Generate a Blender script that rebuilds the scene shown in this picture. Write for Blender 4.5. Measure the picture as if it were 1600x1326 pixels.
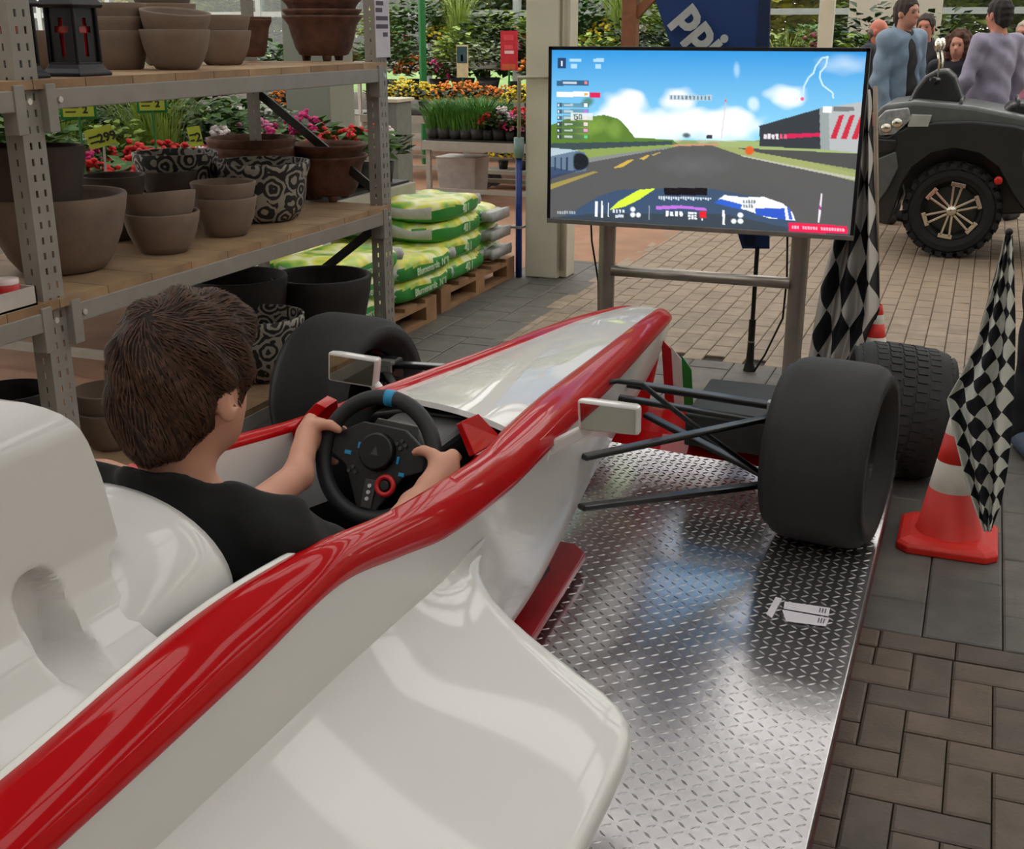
import bpy, bmesh, math, random
import numpy as np
from math import sin, cos, pi, radians, sqrt
from mathutils import Vector, Matrix, Euler
for _o in list(bpy.data.objects): bpy.data.objects.remove(_o)
S = bpy.context.scene
COL = S.collection
# ---------------------------------------------------------------- camera
FPX = 1850.0; TH = radians(18.4); YAW = radians(21.3); CAM = Vector((0, 0, 1.6))
cd = bpy.data.cameras.new('camera'); cd.sensor_width = 36; cd.lens = 36 * FPX / 1600
cam = bpy.data.objects.new('camera', cd); COL.objects.link(cam)
cam.location = CAM; cam.rotation_euler = (pi / 2 - TH, 0, YAW); cd.clip_start = .02; cd.clip_end = 200
S.camera = cam
# ---------------------------------------------------------------- world, lights, exposure
W = bpy.data.worlds.new('world'); S.world = W; W.use_nodes = True
_n = W.node_tree.nodes; _bg = _n['Background']
_bg.inputs[0].default_value = (1, .985, .955, 1); _bg.inputs[1].default_value = 2.7
vs = S.view_settings; vs.view_transform = 'Standard'; vs.look = 'None'; vs.gamma = 1; vs.use_curve_mapping = False
vs.exposure = 0.26
S.cycles.use_denoising = True
S.cycles.max_bounces = 8; S.cycles.diffuse_bounces = 3; S.cycles.glossy_bounces = 4; S.cycles.transparent_max_bounces = 12
S.cycles.sample_clamp_indirect = 6
# ---------------------------------------------------------------- pixel (1600x1326) -> direction; distance comes from the surface touched
def ray(u, v):
    x = u - 800; y = 663 - v
    f = FPX * cos(TH) + y * sin(TH); up = -FPX * sin(TH) + y * cos(TH)
    return Vector((x * cos(YAW) - f * sin(YAW), x * sin(YAW) + f * cos(YAW), up))
def aZ(u, v, z=0.): d = ray(u, v); return CAM + d * ((z - CAM.z) / d.z)
def aX(u, v, x): d = ray(u, v); return CAM + d * (x / d.x)
def aY(u, v, y): d = ray(u, v); return CAM + d * (y / d.y)
# ---------------------------------------------------------------- materials
def lin(c):
    c = c / 255.
    return c / 12.92 if c <= .04045 else ((c + .055) / 1.055) ** 2.4
def rgb(r, g, b): return (lin(r), lin(g), lin(b), 1)
MATS = {}
def pm(name, col, rough=.5, metal=0., var=.12, scale=14., bump=0., bscale=60., coat=0., spec=.5, emit=0., trans=0., alpha=1., col2=None, vattr=None, detail=4.):
    """principled material whose colour wanders with object-space noise"""
    if name in MATS: return MATS[name]
    m = bpy.data.materials.new(name); m.use_nodes = True; MATS[name] = m
    nt = m.node_tree; N = nt.nodes; L = nt.links; b = N['Principled BSDF']
    c = rgb(*col)
    tc = N.new('ShaderNodeTexCoord')
    if vattr:
        at = N.new('ShaderNodeVertexColor'); at.layer_name = vattr; base = at.outputs[0]
        L.new(base, b.inputs['Base Color'])
        if emit: L.new(base, b.inputs['Emission Color'])
    elif var > 0 or col2:
        no = N.new('ShaderNodeTexNoise'); no.inputs['Scale'].default_value = scale; no.inputs['Detail'].default_value = detail
        L.new(tc.outputs['Object'], no.inputs['Vector'])
        rp = N.new('ShaderNodeValToRGB'); e = rp.color_ramp.elements
        e[0].position = .3; e[1].position = .7
        lo = rgb(*col2) if col2 else tuple(x * (1 - var) for x in c[:3]) + (1,)
        hi = c if col2 else tuple(min(1, x * (1 + var)) for x in c[:3]) + (1,)
        e[0].color = lo; e[1].color = hi
        L.new(no.outputs['Fac'], rp.inputs['Fac']); L.new(rp.outputs['Color'], b.inputs['Base Color'])
        if emit: L.new(rp.outputs['Color'], b.inputs['Emission Color'])
    else:
        b.inputs['Base Color'].default_value = c
        if emit: b.inputs['Emission Color'].default_value = c
    b.inputs['Roughness'].default_value = rough; b.inputs['Metallic'].default_value = metal
    b.inputs['Specular IOR Level'].default_value = spec
    b.inputs['Coat Weight'].default_value = coat; b.inputs['Coat Roughness'].default_value = .04
    b.inputs['Emission Strength'].default_value = emit
    b.inputs['Transmission Weight'].default_value = trans; b.inputs['Alpha'].default_value = alpha
    if bump:
        n2 = N.new('ShaderNodeTexNoise'); n2.inputs['Scale'].default_value = bscale; n2.inputs['Detail'].default_value = 5
        L.new(tc.outputs['Object'], n2.inputs['Vector'])
        bm = N.new('ShaderNodeBump'); bm.inputs['Strength'].default_value = bump; bm.inputs['Distance'].default_value = .01
        L.new(n2.outputs['Fac'], bm.inputs['Height']); L.new(bm.outputs['Normal'], b.inputs['Normal'])
    return m
def rand_mat(name, cols, rough=.8, bump=.2, bscale=80., var=.0):
    """colour picked per object (Object Info Random) between several tones"""
    if name in MATS: return MATS[name]
    m = pm(name, cols[0], rough, var=0, bump=bump, bscale=bscale)
    nt = m.node_tree; N = nt.nodes; L = nt.links; b = N['Principled BSDF']
    oi = N.new('ShaderNodeObjectInfo'); rp = N.new('ShaderNodeValToRGB'); cr = rp.color_ramp
    while len(cr.elements) < len(cols): cr.elements.new(.5)
    for i, c in enumerate(cols): cr.elements[i].position = i / max(1, len(cols) - 1); cr.elements[i].color = rgb(*c)
    L.new(oi.outputs['Random'], rp.inputs['Fac'])
    no = N.new('ShaderNodeTexNoise'); no.inputs['Scale'].default_value = 9; no.inputs['Detail'].default_value = 6
    ge = N.new('ShaderNodeNewGeometry'); L.new(ge.outputs['Position'], no.inputs['Vector'])
    mp = N.new('ShaderNodeMapRange'); mp.inputs[1].default_value = .3; mp.inputs[2].default_value = .7; mp.inputs[3].default_value = .75; mp.inputs[4].default_value = 1.2
    L.new(no.outputs['Fac'], mp.inputs[0])
    mx = N.new('ShaderNodeMixRGB'); mx.blend_type = 'MULTIPLY'; mx.inputs[0].default_value = 1
    L.new(rp.outputs[0], mx.inputs[1]); L.new(mp.outputs[0], mx.inputs[2]); L.new(mx.outputs[0], b.inputs['Base Color'])
    return m
# ---------------------------------------------------------------- object helpers
WPOS = {}
def tag(o, label=None, cat=None, group=None, kind=None):
    if label: o['label'] = label
    if cat: o['category'] = cat
    if group: o['group'] = group
    if kind: o['kind'] = kind
    return o
def thing(name, loc, label, cat, group=None, rz=0.):
    o = bpy.data.objects.new(name, None); COL.objects.link(o); o.empty_display_size = .1
    o.location = loc; o.rotation_euler = (0, 0, rz); WPOS[o.name] = Vector(loc)
    return tag(o, label, cat, group)
def link(name, me, parent=None, loc=None):
    o = bpy.data.objects.new(name, me); COL.objects.link(o)
    if parent is not None:
        o.parent = parent; WPOS[o.name] = WPOS.get(parent.name, Vector((0, 0, 0))).copy()
        if loc is not None: o.location = Vector(loc) - WPOS[parent.name]; WPOS[o.name] = Vector(loc)
    elif loc is not None: o.location = loc; WPOS[o.name] = Vector(loc)
    return o
def kids(o): return [c for c in bpy.data.objects if c.parent == o]
def copy_tree(o, parent=None, label=None, group=None):
    c = o.copy(); COL.objects.link(c); c.parent = parent
    if label: c['label'] = label
    if group: c['group'] = group
    for ch in TREE.get(o.name) or kids(o): copy_tree(ch, c)
    return c
TREE = {}
def freeze(o):      # remember a prototype's children so that copying is quick
    TREE[o.name] = kids(o)
    for c in TREE[o.name]: freeze(c)
def rotm(rx=0, ry=0, rz=0): return Euler((rx, ry, rz)).to_matrix()
class MB:
    """collects shapes into ONE mesh"""
    def __init__(s): s.v = []; s.f = []; s.m = []; s.mi = 0
    def add(s, vs, fs, mi=None):
        o = len(s.v); s.v += [tuple(v) for v in vs]; s.f += [tuple(i + o for i in f) for f in fs]
        s.m += [s.mi if mi is None else mi] * len(fs); return s
    def box(s, c, size, R=None, taper=1.):
        hx, hy, hz = [k / 2 for k in size]; vs = []
        for z in (-1, 1):
            t = taper if z > 0 else 1
            for x, y in ((-1, -1), (1, -1), (1, 1), (-1, 1)): vs.append(Vector((x * hx * t, y * hy * t, z * hz)))
        if R is not None: vs = [R @ v for v in vs]
        c = Vector(c)
        return s.add([v + c for v in vs], [(3, 2, 1, 0), (4, 5, 6, 7), (0, 1, 5, 4), (1, 2, 6, 5), (2, 3, 7, 6), (3, 0, 4, 7)])
    def bb(s, x0, x1, y0, y1, z0, z1): return s.box(((x0 + x1) / 2, (y0 + y1) / 2, (z0 + z1) / 2), (abs(x1 - x0), abs(y1 - y0), abs(z1 - z0)))
    def bar(s, p0, p1, w, h, up=(0, 0, 1)):
        p0 = Vector(p0); p1 = Vector(p1); d = (p1 - p0); L_ = d.length; d.normalize(); u = Vector(up)
        if abs(d.dot(u)) > .98: u = Vector((0, 1, 0))
        x = d.cross(u).normalized(); z = x.cross(d)
        R = Matrix((x, d, z)).transposed()
        return s.box((p0 + p1) / 2, (w, L_, h), R)
    def cyl(s, p0, p1, r0, r1=None, n=16, caps=True):
        r1 = r0 if r1 is None else r1; p0 = Vector(p0); p1 = Vector(p1); d = (p1 - p0).normalized()
        u = Vector((0, 0, 1)) if abs(d.z) < .9 else Vector((1, 0, 0))
        x = d.cross(u).normalized(); y = d.cross(x); vs = []
        for p, r in ((p0, r0), (p1, r1)):
            for i in range(n): a = 2 * pi * i / n; vs.append(p + (x * cos(a) + y * sin(a)) * r)
        fs = [(i, (i + 1) % n, n + (i + 1) % n, n + i) for i in range(n)]
        if caps: fs += [tuple(range(n - 1, -1, -1)), tuple(range(n, 2 * n))]
        return s.add(vs, fs)
    def tube(s, pts, r, n=8, closed=False):
        pts = [Vector(p) for p in pts]; k = len(pts); rings = []; px = None
        for i, p in enumerate(pts):
            a = pts[(i - 1) % k] if (i or closed) else p; b = pts[(i + 1) % k] if (i < k - 1 or closed) else p
            d = (b - a).normalized()
            if px is None:
                u = Vector((0, 0, 1)) if abs(d.z) < .9 else Vector((1, 0, 0)); px = d.cross(u).normalized()
            px = (px - d * px.dot(d)).normalized(); py = d.cross(px)
            rr = r[i] if isinstance(r, (list, tuple)) else r
            rings.append([p + (px * cos(2 * pi * j / n) + py * sin(2 * pi * j / n)) * rr for j in range(n)])
        return s.loft(rings, True, not closed, closed)
    def loft(s, rings, closed=True, caps=False, loop=False):
        n = len(rings[0]); vs = [v for r in rings for v in r]; fs = []; k = len(rings)
        for i in range(k if loop else k - 1):
            a = i * n; b = ((i + 1) % k) * n
            for j in range(n if closed else n - 1): j2 = (j + 1) % n; fs.append((a + j, a + j2, b + j2, b + j))
        if caps: fs += [tuple(range(n - 1, -1, -1)), tuple(range((k - 1) * n, k * n))]
        return s.add(vs, fs)
    def lathe(s, prof, n=32, o=(0, 0, 0), R=None):
        """prof: [(r, z)...]; revolve about z"""
        o = Vector(o); rings = []
        for r, z in prof:
            ring = [Vector((max(r, 1e-4) * cos(2 * pi * i / n), max(r, 1e-4) * sin(2 * pi * i / n), z)) for i in range(n)]
            if R is not None: ring = [R @ v for v in ring]
            rings.append([v + o for v in ring])
        return s.loft(rings)
    def ball(s, c, r, n=12, k=8, R=None):
        r = (r, r, r) if not isinstance(r, (tuple, list)) else r; c = Vector(c); rings = []
        for i in range(k + 1):
            a = pi * i / k - pi / 2; q = max(cos(a), 1e-3)
            ring = [Vector((r[0] * q * cos(2 * pi * j / n), r[1] * q * sin(2 * pi * j / n), r[2] * sin(a))) for j in range(n)]
            if R is not None: ring = [R @ v for v in ring]
            rings.append([v + c for v in ring])
        return s.loft(rings)
    def prism(s, poly, f0, f1):
        """poly: 2D list; f0/f1 map (a, b) -> point on the two faces"""
        n = len(poly); vs = [f0(*p) for p in poly] + [f1(*p) for p in poly]
        fs = [tuple(range(n - 1, -1, -1)), tuple(range(n, 2 * n))] + [(i, (i + 1) % n, n + (i + 1) % n, n + i) for i in range(n)]
        return s.add(vs, fs)
    def mesh(s, name, mats, off=None, smooth=False):
        me = bpy.data.meshes.new(name)
        v = s.v if off is None else [(a - off[0], b - off[1], c - off[2]) for a, b, c in s.v]
        me.from_pydata(v, [], s.f); mats = mats if isinstance(mats, (list, tuple)) else [mats]
        for m in mats: me.materials.append(m)
        if len(mats) > 1: me.polygons.foreach_set('material_index', s.m)
        if smooth: me.polygons.foreach_set('use_smooth', [True] * len(me.polygons))
        me.update(); return me
    def build(s, name, mats, parent=None, smooth=False, bevel=0., seg=2, sub=0, auto=None, fix=True):
        """with parent: built in world coordinates, stored relative to the parent's origin; else origin at base centre"""
        if parent is not None: off = WPOS.get(parent.name, Vector((0, 0, 0)))
        else:
            a = np.array(s.v); off = Vector(((a[:, 0].min() + a[:, 0].max()) / 2, (a[:, 1].min() + a[:, 1].max()) / 2, a[:, 2].min()))
        me = s.mesh(name, mats, off, smooth)
        if fix:
            bm = bmesh.new(); bm.from_mesh(me); bmesh.ops.recalc_face_normals(bm, faces=bm.faces); bm.to_mesh(me); bm.free()
        o = bpy.data.objects.new(name, me); COL.objects.link(o)
        if parent is not None: o.parent = parent; WPOS[o.name] = off.copy()
        else: o.location = off; WPOS[o.name] = off.copy()
        if bevel: b = o.modifiers.new('b', 'BEVEL'); b.width = bevel; b.segments = seg; b.limit_method = 'ANGLE'; b.angle_limit = radians(35)
        if sub: b = o.modifiers.new('s', 'SUBSURF'); b.levels = sub; b.render_levels = sub
        if auto is not None:
            me.polygons.foreach_set('use_smooth', [True] * len(me.polygons))
            bm = bmesh.new(); bm.from_mesh(me)
            for e in bm.edges:
                if len(e.link_faces) == 2 and e.calc_face_angle(0) > radians(auto): e.smooth = False
            bm.to_mesh(me); bm.free()
        return o
def text_mesh(txt, size, depth=.0006, align='CENTER', bold=0.):
    c = bpy.data.curves.new('t', 'FONT'); c.body = txt; c.size = size; c.extrude = depth; c.align_x = align; c.align_y = 'CENTER'; c.offset = bold; c.resolution_u = 3
    o = bpy.data.objects.new('t', c); COL.objects.link(o)
    bpy.context.view_layer.update()
    me = bpy.data.meshes.new_from_object(o.evaluated_get(bpy.context.evaluated_depsgraph_get()))
    bpy.data.objects.remove(o); bpy.data.curves.remove(c); me.name = 'lettering'
    return me
def text_at(name, txt, size, M, mat, parent, depth=.0006, bold=0., align='CENTER'):
    """M: 4x4 world matrix: local x = reading direction, local z = out of the surface"""
    me = text_mesh(txt, size, depth, align, bold); me.materials.clear(); me.materials.append(mat)
    off = WPOS[parent.name]; me.transform(Matrix.Translation(-off) @ M)
    o = bpy.data.objects.new(name, me); COL.objects.link(o); o.parent = parent; WPOS[o.name] = off.copy()
    return o
def frame_m(o, x, z):
    x = Vector(x).normalized(); z = Vector(z).normalized(); y = z.cross(x).normalized(); x = y.cross(z)
    M = Matrix((x, y, z)).transposed().to_4x4(); M.translation = Vector(o); return M
# ---------------------------------------------------------------- implicit surfaces (bodies, soft things)
class SDF:
    def __init__(s, lo, hi, h):
        s.lo = np.array(lo, float); s.h = h; s.n = np.ceil((np.array(hi) - s.lo) / h).astype(int) + 1
        s.D = np.full(s.n, 9., np.float32)
    def sub(s, lo, hi):
        a = np.clip(np.floor((np.array(lo) - s.lo) / s.h).astype(int), 0, s.n - 1); b = np.clip(np.ceil((np.array(hi) - s.lo) / s.h).astype(int) + 1, 0, s.n)
        if (b <= a).any(): return None, None
        sl = tuple(slice(p, q) for p, q in zip(a, b))
        g = np.meshgrid(*[s.lo[i] + s.h * np.arange(a[i], b[i]) for i in range(3)], indexing='ij')
        return sl, np.stack(g, -1).astype(np.float32)
    def put(s, sl, d, k, op):
        A = s.D[sl]
        if op == 'u':
            if k: t = np.clip(.5 + .5 * (A - d) / k, 0, 1); A[...] = A * (1 - t) + d * t - k * t * (1 - t)
            else: np.minimum(A, d, out=A)
        else:
            if k: t = np.clip(.5 - .5 * (A + d) / k, 0, 1); A[...] = A * (1 - t) - d * t + k * t * (1 - t)
            else: np.maximum(A, -d, out=A)
    def cone(s, a, b, ra, rb=None, k=.02, op='u'):
        rb = ra if rb is None else rb; a = np.array(a, float); b = np.array(b, float); m = max(ra, rb) + k + 3 * s.h
        sl, P = s.sub(np.minimum(a, b) - m, np.maximum(a, b) + m)
        if sl is None: return s
        ba = b - a; t = np.clip(((P - a) @ ba) / max(ba @ ba, 1e-9), 0, 1)
        d = np.linalg.norm(P - a - t[..., None] * ba, axis=-1) - (ra + (rb - ra) * t)
        s.put(sl, d, k, op); return s
    def ell(s, c, r, k=.02, op='u', R=None):
        c = np.array(c, float); r = np.array(r, float); m = r.max() + k + 3 * s.h
        sl, P = s.sub(c - m, c + m)
        if sl is None: return s
        Q = P - c
        if R is not None: Q = Q @ np.array(R)
        k0 = np.linalg.norm(Q / r, axis=-1); k1 = np.linalg.norm(Q / (r * r), axis=-1) + 1e-9
        s.put(sl, k0 * (k0 - 1) / k1, k, op); return s
    def cut(s, p, n, k=0.):
        """keep the side the normal n points away from"""
        sl, P = s.sub(s.lo, s.lo + s.h * s.n); n = np.array(n, float); n /= np.linalg.norm(n)
        d = (P - np.array(p)) @ n
        s.put(sl, -d, k, 's'); return s
    def mesh(s):
        D = s.D; n = D.shape; ins = D < 0
        cs = np.zeros([k - 1 for k in n], np.int8)
        for dx in (0, 1):
            for dy in (0, 1):
                for dz in (0, 1): cs += ins[dx:n[0] - 1 + dx, dy:n[1] - 1 + dy, dz:n[2] - 1 + dz]
        act = (cs > 0) & (cs < 8); idx = -np.ones(act.shape, int); C = np.argwhere(act); idx[act] = np.arange(len(C))
        acc = np.zeros((len(C), 3)); cnt = np.zeros(len(C))
        cor = [(x, y, z) for x in (0, 1) for y in (0, 1) for z in (0, 1)]
        val = {c: D[C[:, 0] + c[0], C[:, 1] + c[1], C[:, 2] + c[2]] for c in cor}
        for a in cor:
            for ax in range(3):
                if a[ax]: continue
                b = list(a); b[ax] = 1; b = tuple(b); va, vb = val[a], val[b]; ok = (va < 0) != (vb < 0)
                t = va / np.where(ok, va - vb, 1); p = np.array(a, float)[None, :].repeat(len(C), 0); p[:, ax] = t
                acc[ok] += p[ok]; cnt[ok] += 1
        V = s.lo + s.h * (C + acc / cnt[:, None]); F = []
        for ax in range(3):
            o1, o2 = [(1, 2), (2, 0), (0, 1)][ax]
            sl0 = [slice(1, -1)] * 3; sl1 = [slice(1, -1)] * 3; sl0[ax] = slice(0, -1); sl1[ax] = slice(1, None)
            a = ins[tuple(sl0)]; b = ins[tuple(sl1)]; X = np.argwhere(a != b); fl = a[tuple(X.T)]
            base = X.copy()
            for k in range(3):
                if k != ax: base[:, k] += 1
            def id_(d1, d2):
                q = base.copy(); q[:, o1] -= d1; q[:, o2] -= d2; return idx[q[:, 0], q[:, 1], q[:, 2]]
            Q = np.stack([id_(1, 1), id_(0, 1), id_(0, 0), id_(1, 0)], 1); Q[~fl] = Q[~fl][:, ::-1]; F.append(Q)
        F = np.concatenate(F); F = F[(F >= 0).all(1)]
        return V, F
    def build(s, name, mats, parent, off=None, smooth_it=2, matfn=None, jitter=None):
        V, F = s.mesh()
        for _ in range(smooth_it):       # light laplacian
            A = np.zeros_like(V); n = np.zeros(len(V))
            for i in range(4):
                j = (i + 1) % 4
                np.add.at(A, F[:, i], V[F[:, j]]); np.add.at(n, F[:, i], 1); np.add.at(A, F[:, j], V[F[:, i]]); np.add.at(n, F[:, j], 1)
            V = V * .5 + .5 * A / np.maximum(n, 1)[:, None]
        if jitter: V = jitter(V)
        off = WPOS[parent.name] if off is None and parent is not None else Vector(off or (0, 0, 0))
        me = bpy.data.meshes.new(name); me.from_pydata((V - np.array(off)).tolist(), [], F.tolist())
        mats = mats if isinstance(mats, (list, tuple)) else [mats]
        for m in mats: me.materials.append(m)
        if matfn: me.polygons.foreach_set('material_index', matfn(V[F].mean(1)).astype(int).tolist())
        me.polygons.foreach_set('use_smooth', [True] * len(F)); me.update()
        o = bpy.data.objects.new(name, me); COL.objects.link(o)
        if parent is not None: o.parent = parent; WPOS[o.name] = Vector(off)
        return o
def lerp(a, b, t): return a + (b - a) * t
def interp(x, xs, ys): return float(np.interp(x, xs, ys))
def smooth_interp(x, xs, ys):
    """monotone-ish cubic (Catmull-Rom) through the points"""
    xs = list(xs); i = min(max(int(np.searchsorted(xs, x)) - 1, 0), len(xs) - 2)
    h = xs[i + 1] - xs[i]; t = min(max((x - xs[i]) / h, 0), 1)
    d = lambda k: (ys[min(k + 1, len(xs) - 1)] - ys[max(k - 1, 0)]) / (xs[min(k + 1, len(xs) - 1)] - xs[max(k - 1, 0)])
    m0, m1 = d(i) * h, d(i + 1) * h
    return (2 * t**3 - 3 * t**2 + 1) * ys[i] + (t**3 - 2 * t**2 + t) * m0 + (-2 * t**3 + 3 * t**2) * ys[i + 1] + (t**3 - t**2) * m1
# ================================================================ the setting
def struct(o): o['kind'] = 'structure'; return o
glass = bpy.data.materials.new('window_glass'); glass.use_nodes = True
_nt = glass.node_tree; _nt.nodes.remove(_nt.nodes['Principled BSDF'])
_t = _nt.nodes.new('ShaderNodeBsdfTransparent'); _t.inputs[0].default_value = (.95, .95, .94, 1); _g = _nt.nodes.new('ShaderNodeBsdfGlossy'); _g.inputs['Roughness'].default_value = .02
_x = _nt.nodes.new('ShaderNodeMixShader'); _x.inputs[0].default_value = .04
_nt.links.new(_t.outputs[0], _x.inputs[1]); _nt.links.new(_g.outputs[0], _x.inputs[2]); _nt.links.new(_x.outputs[0], _nt.nodes['Material Output'].inputs[0])
m_floor = pm('floor_red_brown', (158, 118, 92), .8, var=.18, scale=3)
m_joint = pm('joint_sand', (52, 44, 36), .95, var=.3, scale=30)
m_brick = rand_mat('brick_brown', [(88, 75, 65), (97, 82, 70), (81, 70, 62), (93, 80, 70)], .62, .3)
m_slab = rand_mat('slab_grey', [(88, 84, 79), (95, 90, 82), (83, 80, 77)], .6, .25)
m_tan = rand_mat('brick_tan', [(143, 124, 104), (151, 132, 110), (135, 117, 99), (147, 127, 105)], .6, .25)
fl = MB().bb(-24, 12, -5, 30, -.2, -.014).build('floor', [m_joint]); struct(fl)
WPOS[fl.name] = fl.location.copy()
gb = MB(); gb.bb(-24, -2.95, 3.2, 17.2, -.014, 0); gb.bb(-2.95, -2.3, 8.2, 17.2, -.014, 0)
o = gb.build('red_brown_paving', m_floor, fl)
def brick_mesh(name, lx, ly, mat, ch=.006, h=.014):
    b = MB(); x, y = lx / 2 - .002, ly / 2 - .002
    r = lambda a, c, z: [(-a, -c, z), (a, -c, z), (a, c, z), (-a, c, z)]
    b.loft([r(x, y, -h), r(x, y, -ch * .6), r(x - ch, y - ch, 0)]); b.add(r(x - ch, y - ch, 0), [(0, 1, 2, 3)])
    return b.mesh(name, mat)
rnd = random.Random(4)
def lay(name, me, x, y, rz=0., nbr=None):
    o = bpy.data.objects.new(name, me); COL.objects.link(o); o.parent = fl
    o.location = Vector((x, y, rnd.uniform(-.0012, .0008))) - fl.location; o.rotation_euler = (rnd.uniform(-.004, .004), rnd.uniform(-.004, .004), rz)
me_b = brick_mesh('brick', .1, .2, m_brick); me_s = brick_mesh('slab', .21, .42, m_slab); me_t = brick_mesh('tan_brick', .105, .21, m_tan, .005)
def hidden(x, y): return -2.12 < x < -.26 and y < 4.1
def lay_clip(name, me, lx, ly, x, y, ymin, ymax, rot=False):
    """lay a block (lx by ly seen along X, Y), cut to length at the edge of its field"""
    y0, y1 = max(y - ly / 2, ymin), min(y + ly / 2, ymax)
    if y1 - y0 < .025: return
    o = bpy.data.objects.new(name, me); COL.objects.link(o); o.parent = fl
    o.location = Vector((x, (y0 + y1) / 2, rnd.uniform(-.0012, .0008))) - fl.location; o.rotation_euler = (rnd.uniform(-.004, .004), rnd.uniform(-.004, .004), pi / 2 if rot else 0)
    f = (y1 - y0) / ly; o.scale = (f, 1, 1) if rot else (1, f, 1)
# herringbone close to the camera on the right
for k in range(-26, 26):
    for j in range(-14, 16):
        x0 = -.02 + .1 * k + .2 * j; y0 = 2.95 - .1 * k + .2 * j
        for (x, y, r) in ((x0 + .05, y0, 0), (x0 + .2, y0 + .05, 1)):
            if -.3 < x < 1.12 and 1.35 < y < 3.16: lay_clip('paving_brick', me_b, .2 if r else .1, .1 if r else .2, x, y, 0, 3.053, bool(r))
for i in range(-2, 7): lay('border_brick', me_b, -.015 + .2 * i, 3.106, pi / 2)
for i in range(-17, 8):
    for j in range(-1, 7):
        x = .1 + .21 * i; y = 3.37 + .42 * j + (.21 if i % 2 else 0)
        if not hidden(x, y) and (x > -2.35 or y > 4.4): lay_clip('paving_slab', me_s, .21, .42, x, y, 3.158, 5.815)
for i in range(4):
    for j in range(-1, 7): lay_clip('paving_slab', me_s, .21, .42, -2.42 - .21 * i, 6.03 + .42 * j + (.21 if i % 2 else 0), 5.82, 8.2)
far = []
for i in range(-22, 22):
    for j in range(32):
        x = -.02 + .105 * i; y = 5.92 + .21 * j + (.105 if i % 2 else 0)
        if y > 5.8: far.append((y + .35 * abs(x + .8), x, y))
far.sort()
for q, (d, x, y) in enumerate(far[:235]): lay('tan_brick', me_t, x, y)
b = MB(); src = [v.co.copy() for v in me_t.vertices]; sf = [tuple(p.vertices) for p in me_t.polygons]
for d, x, y in far[235:]: b.add([(v.x + x, v.y + y, v.z + rnd.uniform(-.001, .001)) for v in src], sf)
m_tan2 = pm('brick_tan_far', (146, 127, 107), .65, var=.16, scale=4)
o = b.build('distant_brick_paving', m_tan2, fl, fix=False); o['kind'] = 'stuff'
MB().bb(2.3, 12, 3, 17.2, -.014, 0).build('side_paving', m_tan2, fl)
# unseen back and side walls, added to control the light; roof
m_wall = pm('wall_cream', (196, 188, 172), .8, var=.06, scale=2)
m_steel = pm('roof_steel', (150, 152, 150), .5, var=.08)
m_roof = pm('roof_panel', (70, 69, 66), .7, var=.08)
struct(MB().bb(-12, 9, -5.2, -5, 0, 5).build('wall_back', m_wall))
struct(MB().bb(9, 9.2, -5, 17.2, 0, 5).build('wall_right', m_wall))
struct(MB().bb(-14.2, -14, -5, 3, 0, 5).build('wall_left', m_wall))
ce = thing('ceiling', (0, 6, 5), None, None); struct(ce)
for k in range(12):     # opaque roof panels with open glazed strips between them
    y = -5 + 1.9 * k
    wid = 1.15 if y < 9 else .35
    MB().bb(-14, 9, y, y + wid, 5, 5.08).build('roof_panel', m_roof, ce)
for k in range(12):
    x = -14 + 2.0 * k
    MB().bb(x - .06, x + .06, -5, 17, 4.82, 5).build('rafter', m_steel, ce)
for k in range(12):
    y = -5 + 1.9 * k; wid = 1.15 if y < 9 else .35
    MB().bb(-14, 9, y + wid, y + 1.9, 5.03, 5.036).build('roof_glass', glass, ce)
# glass wall at the end of the hall
gw = thing('wall_far', (-6, 17, 0), None, None); struct(gw)
m_frame = pm('window_frame_grey', (168, 176, 172), .5, var=.05)
b = MB()
b.bb(-20, 9, 16.95, 17.05, 0, .35); b.build('plinth', pm('plinth_grey', (140, 138, 130), .8), gw)
for k in range(20):
    x = -19.6 + 1.45 * k
    MB().bb(x - .045, x + .045, 16.94, 17.06, .35, 4.82).build('mullion', m_frame, gw)
for z in (.38, 1.84, 3.3, 4.8): MB().bb(-20, 9, 16.95, 17.05, z - .04, z + .04).build('rail', m_frame, gw)
me_p = None
for k in range(19):
    for z0, z1 in ((.42, 1.8), (1.88, 3.26), (3.34, 4.76)):
        x = -19.6 + 1.45 * k
        MB().bb(x + .045, x + 1.405, 16.996, 17.004, z0, z1).build('window_pane', glass, gw)
MB().bb(-80, 60, 17.2, 140, -.2, -.02).build('lawn', pm('lawn_green', (96, 128, 52), .9, var=.3, scale=2)); tag(bpy.data.objects['lawn'], kind='structure')
# columns
m_col = pm('column_cream', (206, 200, 180), .7, var=.08, scale=3)
cl = MB(); cl.bb(-2.83, -2.6, 7.5, 7.73, 0, 5); cl.bb(-2.6, -2.55, 7.56, 7.73, 0, 5)
tag(cl.build('column', m_col, bevel=.01), 'square cream steel column beside the blue pipe', 'column', kind='structure')
tag(MB().bb(-4.55, -4.2, 7.35, 7.7, 0, 5).build('pillar', pm('pillar_grey', (138, 140, 132), .8, var=.08, scale=3), bevel=.01), 'grey concrete pillar behind the pot rack', 'pillar', kind='structure')
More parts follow.
